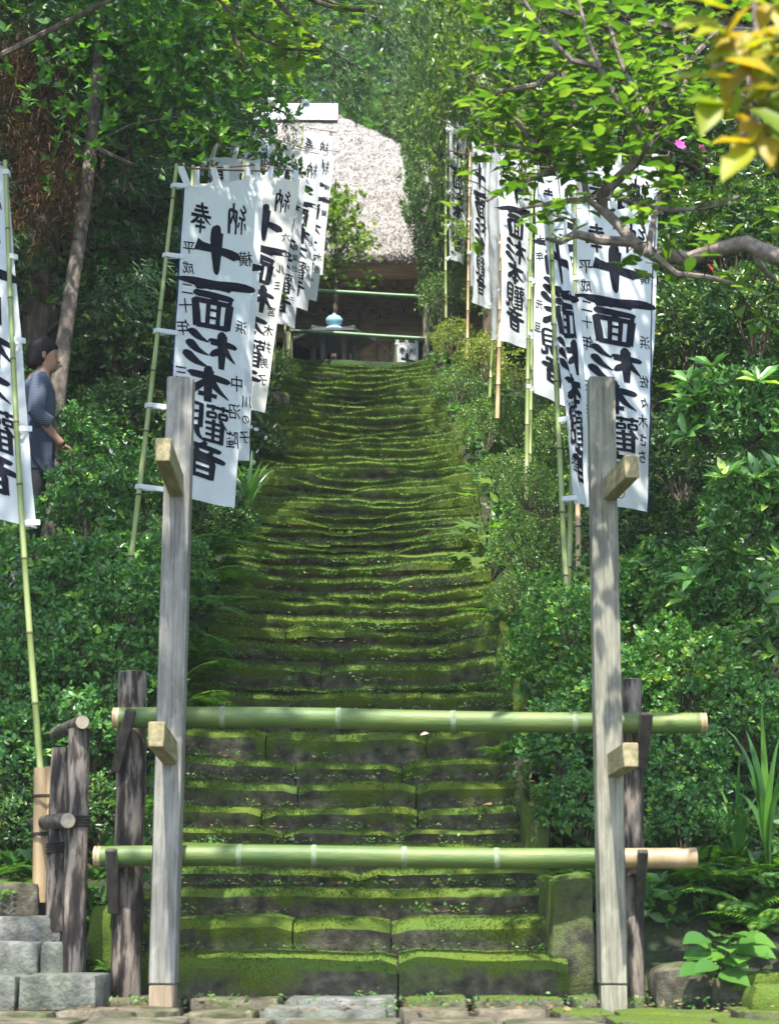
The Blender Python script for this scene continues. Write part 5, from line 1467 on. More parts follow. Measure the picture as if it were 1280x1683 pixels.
def ferns(spots, label, group):
    for k, (u, v, Y, s) in enumerate(sorted(spots, key=lambda q: q[1])):
        t = thing('fern', label + ', ' + ORD[k] + ' from the top', 'fern', at(u, v, Y), group)
        o = link('fronds', FE[k % 3], t); o.rotation_euler = (random.uniform(-.2, .2), random.uniform(-.2, .2), random.uniform(0, 6.28)); o.scale = (s, s, s)
ferns([(348, 905, 12.3, .9), (335, 960, 11.8, 1.), (325, 1010, 11.5, 1.), (318, 1060, 11.1, .9), (350, 940, 12.4, .8), (310, 1110, 10.8, .9), (335, 880, 12.9, .9), (370, 880, 13.0, .7), (300, 1160, 10.5, .8), (340, 1000, 11.7, .8), (322, 925, 12.1, .9), (360, 910, 12.6, .7), (312, 1085, 11.0, .8), (300, 1130, 10.6, .8)], 'green fern on the bank along the left of the stairs', 'ferns along the left of the stairs')
ferns([(1190, 1470, 8.8, .9), (1225, 1500, 8.7, .9), (1160, 1440, 8.9, .7), (1245, 1450, 8.9, .9), (1265, 1530, 8.4, .8)], 'green fern hanging above the hosta at the lower right', 'ferns above the hosta')
ferns([(20, 1470, 8.7, .7), (160, 1450, 8.6, .7), (235, 1340, 8.7, .6), (60, 1440, 8.9, .6), (160, 1520, 8.5, .5), (178, 1600, 8.3, .4)], 'small fern around the log fence and grey steps', 'ferns by the log fence')
ferns([(955, 1445, 8.75, .6), (940, 1462, 8.6, .5), (800, 1010, 12.3, .5), (830, 1240, 10.2, .45)], 'bright small fern on the cheek stones right of the stairs', 'ferns on the cheek stones')
def lobed(u, v, Y, n, label, sz, mname='bright', seed=1, spread=40):
    q = random.Random(seed); c = at(u, v, Y)
    t = thing('lobed_leaf_plant', label, 'plant', c)
    mes = [leaf_single('leaf', 1, 1.05, mname, k, TM) for k in (.3, .6, .85)]
    st = MB()
    for k in range(n):
        p = at(u + q.uniform(-spread, spread * .5), v - q.uniform(0, spread * 3.6), Y + q.uniform(-.3, .2))
        D = Vector((q.uniform(-1, .3), q.uniform(-.8, .0), q.uniform(-.4, .1)))
        o = link('leaf', q.choice(mes), t); place(o, p - c, D, Vector((q.uniform(-.3, .3), -.6, 1)), sz * q.uniform(.7, 1.15))
        st.tube([c, (c + p) / 2 + Vector((0, .03, .04)), p], [.007, .005, .003], 5)
    st.build('stalks', M['weed_stalk'], t)
lobed(800, 935, 13.4, 17, 'plant with lobed bright leaves leaning over the right edge of the stairs', .17, 'dogwood', seed=3)
lobed(868, 1318, 9.15, 30, 'young plant with reddish leaves beside the stairs between the rails', .042, 'red_leaf', 5, 20)
def flower_mesh(mname, n=5, r=.03):
    mb = MB()
    for k in range(n):
        a = k * 6.283 / n
        d = Vector((math.cos(a), math.sin(a), .3)); s = Vector((-math.sin(a), math.cos(a), 0))
        mb.add([(0, 0, 0), d * r * .6 + s * r * .45, d * r * 1.1, d * r * .6 - s * r * .45], [(0, 1, 2, 3)])
    return mb.mesh('flower', M[mname])
FW, FP, FR = flower_mesh('white_petal', 6, .024), flower_mesh('pink', 7, .045), flower_mesh('red', 6, .03)
def flowers(me, spots, label, group, name='flower'):
    for k, (u, v, Y) in enumerate(sorted(spots, key=lambda q: q[1])):
        o = link(name, me, None, at(u, v, Y)); o.rotation_euler = (R(70), random.uniform(-.4, .4), random.uniform(0, 6))
        tag(o, label + ', ' + ORD[k] + ' from the top', 'flower', group)
flowers(FW, [(421, 706, 16.3), (430, 712, 16.2), (412, 702, 16.4), (438, 720, 16.2), (424, 742, 15.9), (416, 760, 15.6), (404, 700, 16.4), (182, 742, 13.6), (205, 726, 13.8)], 'small white flower left of the upper stairs', 'white flowers left of the stairs')
flowers(FP, [(1116, 239, 12.6), (1150, 247, 12.6)], 'pink camellia flower in the dark tree right of the banners', 'pink camellia flowers')
for _q in [(1166, 440, 12.4)]:
    o = link('flower', FR, None, at(*_q)); o.rotation_euler = (R(70), 0, 1); tag(o, 'red camellia flower under the curved branch on the right', 'flower')
# brown litter of the trees on the steps and paving, and weeds between the paving stones
def litter():
    P, D, N, L = [], [], [], []
    for k in range(900):
        i = min(len(STEP_V) - 2, int(abs(random.gauss(0, 1)) * 14))
        if k % 3 == 0:
            x, y = random.uniform(-2.2, 2.2), random.uniform(6.9, 8.2); z = .03
        else:
            v, y0 = STEP_V[i], STEP_Y[i]
            x = random.uniform(stair_l(v, y0), stair_r(v, y0)); y = y0 - random.uniform(.015, .06); z = STEP_Z[i] + .02
        P.append((x, y, z)); D.append((random.gauss(0, 1), random.gauss(0, 1), random.uniform(-.1, .3))); N.append((random.gauss(0, .3), random.gauss(-.5, .4), 1)); L.append(random.uniform(.015, .04))
    L = np.array(L)
    tag(link('leaf_litter', mk_leaves('leaf_litter', P, D, N, L, L * .5, T4, M['cedar_dead'])), 'brown bits of leaf litter on the stairs and paving', kind='stuff')
    P, D, N, L = [], [], [], []
    for q in range(130):
        x, y = random.uniform(-2.1, 2.2), random.choice([8.22, 8.24, 7.9, 7.86, 8.2])
        for k in range(random.randint(4, 18)):
            P.append((x + random.gauss(0, .05), y + random.gauss(0, .02), random.uniform(-.02, .05))); D.append((random.gauss(0, 1), random.gauss(-.4, .6), random.uniform(0, .9))); N.append((random.gauss(0, .4), random.gauss(-.5, .3), 1)); L.append(random.uniform(.014, .03))
    L = np.array(L)
    tag(link('paving_weeds', mk_leaves('paving_weeds', P, D, N, L, L * .6, T4, M['weed'])), 'small green weeds between the paving stones', kind='stuff')
litter()
# fallen leaves on the steps
LV = mk_leaves('fallen_leaf', [(0, 0, 0)], [(1, 0, 0)], [(0, 0, 1)], .06, .034, T8, M['litter'])
for k, (u, v) in enumerate(sorted(((565, 1219), (722, 1352), (690, 1208), (712, 1207), (675, 1135), (845, 1107), (430, 1300), (690, 1000), (618, 1570), (700, 1632), (540, 965), (470, 690)), key=lambda q: q[1])):
    y = stair_y(v)
    o = link('fallen_leaf', LV, None, at(u, v, y - .02)); o.rotation_euler = (R(random.uniform(25, 60)), random.uniform(-.3, .3), random.uniform(0, 6))
    tag(o, 'pale curled fallen leaf on the mossy stairs, ' + ORD[k] + ' from the top', 'leaf', 'fallen leaves on the stairs')
# ------------------------------------------------------------------ trees
def crown_points(n, c, r, seed, hollow=.45):
    d = rand_dirs(n)
    rr = bumpy(d, .25, 1.7, seed) * (hollow + (1 - hollow) * rng.random(n) ** .5)
    return np.array(c)[None] + d * rr[:, None] * np.array(r)[None]
def leaf_cloud(cl, per, rad, L, W, mname, tmpl=T4, flat=.6, k=4, spread=(.6, 1.5), droop=.0, bias=.0, name='crown'):
    "leaves in clumps round the points cl"
    n = len(cl)
    q = rng.normal(size=(n, per, 3)) * (rad * np.array([.55, .55, .55 * flat]))[None, None]
    P = (cl[:, None, :] + q).reshape(-1, 3)
    A = unit(rng.normal(size=P.shape) * .6 + np.array([0, 0, .75 - droop])[None])
    p, D, N = rosettes(P, A, k, spread)
    D[:, 2] -= droop
    clump = np.repeat(rng.normal(0, .2, n), per * k)
    rnd = np.clip(.38 + bias + clump + rng.normal(0, .16, len(p)), 0, 1)
    ll = L * rng.uniform(.6, 1.2, len(p))
    return mk_leaves(name, p, D, N, ll, ll * W / L, tmpl, M[mname], rnd)
def limbs(mb, trunk, cl, r0, every=1, nseg=5):
    for i, c in enumerate(cl):
        if i % every: continue
        c = Vector(c)
        k = min(range(len(trunk)), key=lambda j: (trunk[j] - c).length + abs(trunk[j].z - (c.z - (trunk[j] - c).length * .4)) * .6)
        a = trunk[k]
        d = (c - a)
        m_ = a + d * .5 + Vector((nz(i, 1.1), nz(i, 2.2), nz(i, 3.3) + .25)) * d.length * .16
        r = r0 * (1 - .6 * k / max(1, len(trunk) - 1)) * .42
        mb.tube([a, m_, c], [r, r * .6, r * .22], nseg)
def broadleaf(name, seed, h, rad, ncl, per, L, W, mname, trunk_r, k=4, flat=.6, crown_z=.62, crad=.5, tmpl=T4, barkm='bark', hol=.35, vr=.42):
    "meshes (trunk, crown) of a tree that stands at the origin"
    q = random.Random(seed)
    pts = [Vector((.10 * h * .2 * nz(seed, s * 3), .1 * h * .2 * nz(seed + 5, s * 3), h * .92 * s)) for s in np.linspace(0, 1, 9)]
    pts[0].z = -.6
    cl = crown_points(ncl, (0, 0, h * crown_z), (rad, rad, h * vr), seed, hol)
    mb = MB(); mb.tube(pts, [trunk_r * (1 - .85 * s) + .01 for s in np.linspace(0, 1, 9)], 10); limbs(mb, pts, cl, trunk_r, max(1, ncl // 70))
    return mb.mesh('trunk', M[barkm]), leaf_cloud(cl, per, crad, L, W, mname, tmpl, flat, k)
def put_tree(meshes, x, y, z, s, rz, label, group=None, name='broadleaf_tree', sxy=1.0, cat='tree', tilt=(0, 0)):
    t = thing(name, label, cat, (x, y, z), group)
    for nm, me in zip(('trunk', 'crown'), meshes):
        o = link(nm, me, t); o.scale = (s * sxy, s * sxy, s); o.rotation_euler = (tilt[0], tilt[1], rz)
        if nm == 'crown': o['kind'] = 'stuff'
    return t
BT = [broadleaf('b', 3, 9, 2.6, 120, 26, .14, .075, 'wood_leaf', .16, crad=.55), broadleaf('b', 13, 9, 2.6, 120, 26, .14, .075, 'wood_leaf', .15, crad=.55),
      broadleaf('b', 23, 9, 2.7, 120, 26, .14, .07, 'dark', .15, crad=.5), broadleaf('b', 33, 8, 2.6, 110, 24, .13, .075, 'bright', .13, crad=.5)]
def ground_at(u, Y, v=900):
    x = at(u, v, Y).x
    return x, Y, ground(x, Y)
def cedar(seed, h, rad, nbr, mname, needle=.085, per=46, trunk_r=.16, low=.12, droop=.28, tip_up=.12, name='crown'):
    q = random.Random(seed)
    P, A, CL = [], [], []
    mb = MB()
    pts = [Vector((.05 * nz(seed, s * 3), .05 * nz(seed + 5, s * 3), h * s)) for s in np.linspace(0, 1, 9)]
    pts[0].z = -2.0
    mb.tube(pts, [trunk_r * (1 - .9 * s) + .008 for s in np.linspace(0, 1, 9)], 10)
    for i in range(nbr):
        s = low + (1 - low) * (i + q.random()) / nbr
        a = i * 2.4 + q.uniform(-.4, .4)
        ln = rad * (1 - s) ** .7 * q.uniform(.75, 1.15) + .15
        d = Vector((math.cos(a), math.sin(a), 0)); sd = Vector((-d.y, d.x, 0))
        br = [Vector((0, 0, h * s)) + d * (ln * t) + Vector((0, 0, ln * (.12 * t - droop * t * t + tip_up * t ** 4))) for t in np.linspace(0, 1, 6)]
        mb.tube(br, [.03 * (1 - .85 * t) * (1 - .5 * s) + .004 for t in np.linspace(0, 1, 6)], 5, False)
        ns = max(4, int(ln * 9))
        for j in range(ns):
            t = .25 + .75 * (j + q.random()) / ns
            p = br[0].lerp(br[-1], t); p.z = np.interp(t, np.linspace(0, 1, 6), [b.z for b in br])
            sg = 1 if j % 2 else -1
            l2 = ln * .30 * (1.15 - t) + .14
            dr = (d * .75 + sd * sg * q.uniform(.4, 1) + Vector((0, 0, q.uniform(-.75, .1)))).normalized()
            cv = q.gauss(0, .18)
            for m_ in range(3):
                P.append(p + dr * l2 * (m_ + .3) / 3); A.append(dr + Vector((0, 0, -.22 * m_))); CL.append(cv)
    P = np.array([tuple(p) for p in P]); A = np.array([tuple(p) for p in A])
    P = P + rng.normal(size=P.shape) * .02
    k = per // 3
    p, D, N = rosettes(P, A, k, (.15, .95), stem=.16)
    p = p + rng.normal(size=p.shape) * .028
    ll = needle * rng.uniform(.6, 1.3, len(p))
    rnd = np.clip(.4 + np.repeat(np.array(CL), k) + rng.normal(0, .16, len(p)), 0, 1)
    return mb.mesh('trunk', M['bark']), mk_leaves(name, p, D, N, ll, np.maximum(.010, ll * .16), T3, M[mname], rnd)
CD = cedar(4, 9, 2.1, 95, 'cedar')
CH = cedar(6, 10.5, 2.0, 90, 'cedar', low=.34, droop=.42)
def cypress(seed):
    n = 5200
    d = rand_dirs(n)
    rr = bumpy(d, .16, 2.6, seed) * bumpy(d, .12, 7, seed + 3) * (1 - .4 * rng.random(n) ** 2)
    P = d * rr[:, None]
    P[:, :2] *= np.clip(1.1 - .4 * np.abs(P[:, 2:3] - .1) ** 1.5, .2, 2)
    P = P * np.array([1, 1, 2.6])[None] + np.array([0, 0, 2.7])[None]
    A = d * .8 + np.array([0, 0, .55])[None] + .3 * rng.normal(size=(n, 3))
    p, D, N = rosettes(P, A, 10, (.1, .8), stem=.10)
    p = p + rng.normal(size=p.shape) * .015
    cl = np.repeat(np.array([nz(q[0] * 2.5, q[1] * 2.5, q[2] * 2.5 + seed) for q in P]), 10)
    rnd = np.clip(.42 + .35 * cl + rng.normal(0, .15, len(p)), 0, 1)
    L = rng.uniform(.06, .13, len(p))
    mb = MB(); mb.tube([(0, 0, -2), (0, 0, 2), (0, 0, 4.6)], [.12, .09, .03], 10)
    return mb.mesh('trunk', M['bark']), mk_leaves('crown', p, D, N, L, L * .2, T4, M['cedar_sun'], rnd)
CS = cypress(9.0)

# --- left wood
GT = 'woodland trees left of the stairs'
for (k, u, Y, s, rz, dz, lab) in [
    (0, 190, 16.2, .62, .3, -.2, 'leafy green tree behind the front banner, filling the gap above the person'),
    (1, 50, 17.8, .8, 2.1, -.4, 'leafy tree deep in the wood behind the leaning trunk'),
    (2, -120, 16.5, .95, 4.0, -.6, 'dark tree at the left picture edge behind the nearest banner'),
    (0, 270, 19.5, .55, 5.0, .0, 'green tree whose lit leaves show above the left banners'),
    (2, 90, 21.5, .95, 1.2, -.3, 'dark tall tree in the depth of the wood on the left'),
    (1, 30, 24.0, 1.3, 3.3, -.5, 'dim tree furthest back in the left wood'),
    (2, 150, 24.0, .8, 3.9, -.3, 'dark tree beyond the left banners close to the hall gable'),
    (3, 300, 16.4, .31, 3.0, .2, 'small bright leaved tree just above the front banner rod'),
]:
    x, y, z = ground_at(u, Y); put_tree(BT[k], x, y, z + dz, s, rz, lab, GT)
# understory that closes the view under the crowns
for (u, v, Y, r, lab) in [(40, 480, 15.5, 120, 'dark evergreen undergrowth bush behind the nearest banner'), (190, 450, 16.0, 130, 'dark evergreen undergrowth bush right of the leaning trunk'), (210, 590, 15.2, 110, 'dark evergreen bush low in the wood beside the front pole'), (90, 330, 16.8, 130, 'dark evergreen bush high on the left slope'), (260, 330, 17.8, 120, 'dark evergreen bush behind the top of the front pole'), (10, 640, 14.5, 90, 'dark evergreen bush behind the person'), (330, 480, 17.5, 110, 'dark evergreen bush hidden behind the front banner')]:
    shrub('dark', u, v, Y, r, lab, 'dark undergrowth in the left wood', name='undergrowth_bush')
# the leaning trunk by the person
def leaning():
    x, y, z = ground_at(92, 13.6, 660)
    t = thing('leaning_tree', 'slender tree with a pale leaning trunk beside the standing person', 'tree', (x, y, z))
    pts = [Vector((x, y, z - .3))] + [at(u, v, 13.6 + i * .12) for i, (u, v) in enumerate(((94, 655), (106, 560), (124, 440), (140, 330), (150, 240), (160, 120), (166, 20), (175, -120), (180, -300)))]
    MB_ = MB(); MB_.tube(pts, [.075, .07, .062, .058, .056, .054, .05, .046, .04, .02], 10)
    MB_.tube([pts[5], at(215, 270, 14.2), at(262, 279, 14.4), at(292, 266, 14.6)], [.025, .02, .015, .006], 6)
    MB_.tube([pts[6], at(130, 118, 14.6), at(70, 132, 14.8)], [.02, .014, .005], 5)
    MB_.tube([pts[7], at(230, 60, 14.2), at(330, 10, 14.6)], [.022, .016, .005], 5)
    MB_.tube([pts[5], at(215, 205, 13.6), at(300, 190, 13.4)], [.018, .012, .005], 5)
    MB_.build('trunk', M['bark_mid'], t)
    cl = np.array([tuple(at(random.gauss(200, 90), random.gauss(20, 110), 14.2 + random.gauss(0, .7))) for _ in range(70)])
    o = link('crown', leaf_cloud(cl, 30, .45, .085, .045, 'wood_leaf'), t, -Vector((x, y, z))); o['kind'] = 'stuff'
leaning()
# cedar with the hanging brown boughs
x, y, z = ground_at(52, 15.2)
t = put_tree(CD, x, y, z, 1.05, .7, 'cedar with hanging dead brown boughs at the upper left', None, 'cedar_tree', 1.0)
def dead():
    P, A, V_ = [], [], []
    mb = MB()
    for (u0, v0, u1, v1, n) in ((60, 60, 40, 250, 26), (70, 110, 90, 330, 26), (50, 150, 60, 320, 24), (30, 60, 15, 180, 18), (75, 190, 55, 400, 20), (95, 230, 115, 330, 14), (62, 20, 95, 160, 16)):
        a, b_ = at(u0, v0, 14.2), at(u1, v1, 13.8)
        mb.tube([a, a.lerp(b_, .5) + Vector((.05, 0, .02)), b_], [.014, .010, .004], 5)
        cv = random.gauss(-.05, .2)
        for k in range(n):
            s = random.random() ** .8
            for m_ in range(4):
                P.append(a.lerp(b_, s) + Vector((random.gauss(0, .14), random.gauss(0, .12), random.gauss(0, .08) - .05 * m_))); A.append((random.gauss(0, .35), random.gauss(0, .35), -1)); V_.append(cv)
    base = Vector((x, y, z))
    mb.build('dead_branches', M['twig'], t)
    p, D, N = rosettes(np.array([tuple(q - base) for q in P]), np.array(A), 14, (.2, 1.35), stem=.16)
    p = p + rng.normal(size=p.shape) * .04
    rnd = np.clip(.4 + np.repeat(np.array(V_), 14) + rng.normal(0, .16, len(p)), 0, 1)
    o = link('dead_boughs', mk_leaves('dead_boughs', p, D, N, rng.uniform(.05, .12, len(p)), .011, T3, M['cedar_dead'], rnd), t); o['kind'] = 'stuff'
dead()
def bough_cedar():
    xb, Yb = at(262, 200, 17.4).x, 17.4
    base = Vector((xb, Yb, ground(xb, Yb)))
    t = thing('cedar_tree', 'dark cedar whose feathery boughs hang over the left banners and the ridge cap', 'tree', base)
    mb = MB(); mb.tube([base - Vector((0, 0, .5)), base + Vector((.03, 0, 4)), base + Vector((0, 0, 8)), base + Vector((.03, 0, 11))], [.15, .12, .08, .03], 10)
    P, A, V_ = [], [], []
    for w in ([(262, -60), (400, 20), (520, 66), (600, 120)], [(262, 20), (400, 85), (490, 128)], [(262, 60), (380, 132), (450, 176), (485, 196)], [(262, 120), (365, 176), (425, 206)], [(262, -130), (450, -30), (620, 30), (668, 80)], [(262, 0), (190, 40), (130, 100)], [(262, 100), (210, 130), (170, 180)], [(262, -90), (330, -30), (430, 40), (470, 100)], [(262, -160), (420, -70), (560, -10), (640, 10)], [(262, 160), (320, 205), (350, 235)], [(262, 70), (330, 150), (395, 165)], [(262, -40), (480, 50), (585, 150)]):
        dy = random.uniform(-.7, .9)
        pts = [at(u, v, Yb + dy * j / (len(w) - 1)) for j, (u, v) in enumerate(w)]
        mb.tube(pts, [.030 - .024 * j / (len(pts) - 1) for j in range(len(pts))], 5)
        for a, b_ in zip(pts[:-1], pts[1:]):
            d = (b_ - a); ln = d.length; d.normalize()
            for k in range(int(ln * 26)):
                s = random.random(); p = a.lerp(b_, s)
                sd = Vector((random.gauss(0, .35), random.gauss(0, .8), random.gauss(-.55, .3))) + d * .6
                sd.normalize(); l2 = random.uniform(.12, .34); cv = random.gauss(0, .15)
                for m_ in range(4):
                    P.append(tuple(p + sd * l2 * (m_ + .4) / 4 + Vector((0, 0, -.02 * m_ * m_)) - base)); A.append(tuple(sd + Vector((0, 0, -.15 * m_)))); V_.append(cv)
    mb.build('trunk', M['bark'], t)
    p, D, N = rosettes(np.array(P), np.array(A), 13, (.2, 1.0), stem=.07)
    p = p + rng.normal(size=p.shape) * .012
    rnd = np.clip(.40 + np.repeat(np.array(V_), 13) + rng.normal(0, .16, len(p)), 0, 1)
    L = rng.uniform(.04, .085, len(p))
    o = link('boughs', mk_leaves('boughs', p, D, N, L, .010, T3, M['cedar'], rnd), t); o['kind'] = 'stuff'
bough_cedar()
for (u, Y, s, rz, dz, lab) in [(-40, 19.5, 1.3, 5.2, 0, 'dark cedar in the top left corner')]:
    x, y, z = ground_at(u, Y); put_tree(CH, x, y, z + dz, s, rz, lab, 'dark cedars left of the stairs', 'cedar_tree')
# small maple beside the hall
MAP = broadleaf('m', 43, 3.4, .50, 55, 12, .075, .08, 'bright', .035, tmpl=TM, k=3, crad=.20, crown_z=.66, vr=.26)
a = at(548, 400, 24.6)
put_tree(MAP, a.x + .03, 24.6, a.z - 2.15, 1.0, .4, 'small bright green maple in front of the hall eave beside the left banners', None, 'maple_tree')

# --- right of the hall and the right wood
x, y, z = ground_at(705, 22.6)
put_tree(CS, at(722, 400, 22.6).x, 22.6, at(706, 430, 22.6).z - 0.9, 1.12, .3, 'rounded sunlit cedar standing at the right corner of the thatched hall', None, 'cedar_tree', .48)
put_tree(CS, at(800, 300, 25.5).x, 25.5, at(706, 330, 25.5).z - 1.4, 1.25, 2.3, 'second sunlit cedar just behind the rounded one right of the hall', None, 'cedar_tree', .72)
GRT = 'woodland trees right of the stairs'
for (k, u, Y, s, rz, dz, lab) in [
    (3, 850, 20.5, .68, .2, .2, 'yellow green sunlit tree above the right row of banners'),
    (3, 1000, 21.5, .8, 1.4, .0, 'bright tree behind the branch leaves at the top right'),
    (2, 1165, 14.6, .62, 1.0, -.2, 'dark camellia tree with pink flowers behind the front right banner'),
    (2, 1330, 13.6, .75, 2.8, -.4, 'dark glossy tree at the right picture edge above the large leaved bushes'),
    (2, 1130, 17.5, .75, 4.4, -.3, 'dark tree in the shade behind the right banners'),
    (1, 1220, 20.0, 1.0, 5.5, -.4, 'leafy tree deep in the right wood'),
    (0, 1080, 25.0, .9, 2.5, -.3, 'green tree behind the yellow green one on the right'),
    (2, 1400, 17.0, 1.2, .5, -.4, 'dark tree beyond the right picture edge'),
]:
    x, y, z = ground_at(u, Y); put_tree(BT[k], x, y, z + dz, s, rz, lab, GRT, sxy=.62 if u == 850 else .9)
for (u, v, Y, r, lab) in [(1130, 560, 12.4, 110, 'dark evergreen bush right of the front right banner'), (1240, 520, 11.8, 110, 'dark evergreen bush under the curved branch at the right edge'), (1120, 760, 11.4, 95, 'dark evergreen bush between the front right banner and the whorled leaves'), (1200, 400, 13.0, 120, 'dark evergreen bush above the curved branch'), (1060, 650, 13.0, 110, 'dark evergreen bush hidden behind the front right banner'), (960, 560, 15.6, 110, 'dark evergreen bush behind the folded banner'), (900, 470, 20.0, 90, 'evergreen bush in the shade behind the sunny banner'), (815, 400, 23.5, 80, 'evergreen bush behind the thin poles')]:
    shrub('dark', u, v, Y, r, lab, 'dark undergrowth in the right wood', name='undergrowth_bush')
# --- the hill behind the hall
GB = 'trees on the hill behind the hall'
labs = ['pale green tree on the hill just above the thatch', 'round yellow green pine against the hill right of the thatch', 'tall dark tree on the hill behind the ridge cap', 'sunlit tree on the hill left of the cedar', 'leafy tree on the hill at the very top', 'dark tree on the hill at the far left', 'tall tree on the hill behind the left wood', 'tree on the hill behind the left banners', 'green tree on the hill at the far right', 'tree on the hill above the right wood', 'tree at the crest of the hill in the gap', 'tall tree on the hill beyond the right cedars']
for k, (b_, u, Y, s, v) in enumerate([(3, 590, 44, 1.0, 130), (3, 634, 39, .34, 218), (2, 500, 43, 1.1, 190), (3, 660, 47, 1.15, 110), (3, 600, 56, 1.4, 60), (2, 200, 36, 1.3, 250), (0, 300, 40, 1.4, 200), (1, 420, 38, 1.15, 240), (1, 1000, 40, 1.3, 250), (0, 850, 44, 1.3, 200), (1, 690, 60, 1.3, 30), (2, 760, 42, 1.2, 190)]):
    c = at(u, v, Y)
    put_tree(BT[b_], c.x, Y, c.z - 9 * s * .55, s, k * 1.3, labs[k], GB)

# ------------------------------------------------------------------ the tree whose branch reaches in at the upper right
def branch_tree():
    Y0 = 7.2
    base = Vector((3.3, 6.9, ground(3.3, 6.9)))
    t = thing('branching_tree', 'fresh green tree reaching in from the right with a curved grey branch over the banners', 'tree', base)
    mb = MB()
    trunk = [base - Vector((0, 0, .3)), base + Vector((-.1, .05, 1.2)), base + Vector((-.25, .1, 2.4)), base + Vector((-.3, .2, 3.6)), base + Vector((-.5, .4, 5.0)), base + Vector((-.9, .7, 6.4))]
    mb.tube(trunk, [.13, .115, .10, .085, .07, .04], 12)
    main = [trunk[2], at(1330, 440, 7.0), at(1280, 424, 7.0), at(1225, 400, 7.05), at(1180, 410, 7.1), at(1135, 425, 7.15), at(1075, 420, 7.2), at(1040, 398, 7.22), at(1012, 366, 7.25), at(988, 345, 7.3), at(965, 328, 7.3)]
    mb.tube(main, [.055, .042, .036, .034, .032, .031, .028, .025, .021, .016, .011], 10)
    mb.tube([main[7], at(985, 395, 7.2), at(945, 384, 7.15), at(920, 398, 7.1), at(895, 392, 7.1)], [.024, .022, .019, .014, .007], 8)
    mb.tube([main[10], at(930, 330, 7.3), at(880, 338, 7.3), at(850, 345, 7.35)], [.013, .011, .008, .004], 6)
    twigs = [[(1005, 318), (1040, 335), (1100, 346), (1160, 342), (1215, 322)], [(988, 345), (990, 318), (1040, 270), (1062, 240), (1070, 200), (1075, 150)], [(1062, 240), (1040, 200), (1010, 160), (985, 110), (965, 60), (950, 0)],
             [(1062, 420), (1070, 380), (1078, 340), (1090, 300)], [(965, 328), (960, 300), (930, 270), (890, 250), (840, 240), (790, 238)], [(930, 270), (880, 290), (830, 310), (800, 330)], [(985, 110), (940, 100), (900, 60), (860, 0)], [(1070, 200), (1030, 130), (1000, 40)], [(1280, 60), (1180, 50), (1080, 40), (1000, 44), (900, 10), (870, -20)], [(1180, 50), (1140, 90), (1100, 130)],
             [(1330, 330), (1270, 260), (1240, 200), (1230, 120), (1260, 20)], [(1062, 240), (1110, 190), (1130, 120), (1120, 40)], [(890, 250), (850, 200), (800, 170), (760, 160)], [(940, 100), (880, 140), (820, 150)], [(1075, 420), (1110, 450), (1160, 455), (1220, 470)], [(1225, 400), (1260, 450), (1290, 470)], [(900, 60), (950, 190), (890, 190)]]
    tw = []
    for i, w in enumerate(twigs):
        pts = [at(u, v, 7.2 + .25 * math.sin(i * 1.7 + j * .4)) for j, (u, v) in enumerate(w)]
        r0 = .028 if i in (1, 8, 10) else .014
        mb.tube(pts, [r0 * (1 - .8 * j / len(pts)) + .002 for j in range(len(pts))], 6)
        for j in range(len(pts) - 1): tw.append((pts[j], pts[j + 1]))
    mb.build('trunk', M['bark_pale'], t)
    # leaves: the nearest three hundred each an object, the rest joined
    mes = [leaf_single('leaf', .085, .046, 'dogwood', k) for k in (.1, .3, .5, .7, .95)]
    Q = []
    def spray(p, d):
        for k in range(random.randint(3, 5)):
            a = random.uniform(0, 6.28)
            D = Vector((math.cos(a), math.sin(a) * .8, random.uniform(-.30, .22))) + d * .5
            Q.append((p + Vector((random.gauss(0, .03), random.gauss(0, .05), random.gauss(0, .025))), D, Vector((random.gauss(0, .25), random.gauss(-.12, .25), 1)), random.uniform(.7, 1.25)))
    stw = MB()
    for (a, b_) in tw:
        ln = (b_ - a).length
        for k in range(int(ln * 10) + 1):
            s = random.random(); p = a.lerp(b_, s)
            for m_ in range(random.randint(1, 2)):
                o_ = Vector((random.gauss(0, .13), random.gauss(0, .22), random.gauss(.04, .08)))
                stw.tube([p, p + o_ * .5 + Vector((0, 0, .015)), p + o_], [.0035, .003, .0018], 4, False)
                spray(p + o_, o_.normalized())
    for _ in range(210):        # the leafy mass between the twigs
        u, v = random.gauss(960, 110), random.gauss(190, 110)
        if 940 < u < 1095 and v > 290 or u < 745 or v > 400: continue
        spray(at(u, v, 7.3 + random.gauss(0, .35)), Vector((-.3, -.3, 0)))
    stw.build('twigs', M['twig'], t)
    random.shuffle(Q)
    Q.sort(key=lambda q: q[0].y - .6 * q[3])
    for (p, D, N, s) in Q[:300]:
        o = link('leaf', random.choice(mes), t); place(o, p - base, D, N, s)
    rest = Q[300:]
    # the crown goes on above the picture and over the foot of the stairs
    cl = crown_points(84, (.4, 8.0, 6.6), (3.2, 3.4, 1.3), 3.0, .1)
    cl = np.array([c for c in cl if c[2] > zat(-40, c[1]) + .5])
    if rest:
        L_ = np.array([.085 * q[3] for q in rest])
        me = mk_leaves('leafage', np.array([tuple(q[0] - base) for q in rest]), np.array([tuple(q[1]) for q in rest]), np.array([tuple(q[2]) for q in rest]), L_, L_ * .54, T8, M['dogwood'])
        o = link('leafage', me, t); o['kind'] = 'stuff'
    o = link('crown', leaf_cloud(cl, 22, .42, .12, .07, 'dogwood'), t, -base); o['kind'] = 'stuff'
    mb = MB(); limbs(mb, trunk[2:], cl, .10, 3); mb.build('upper_limbs', M['bark_pale'], t)
branch_tree()
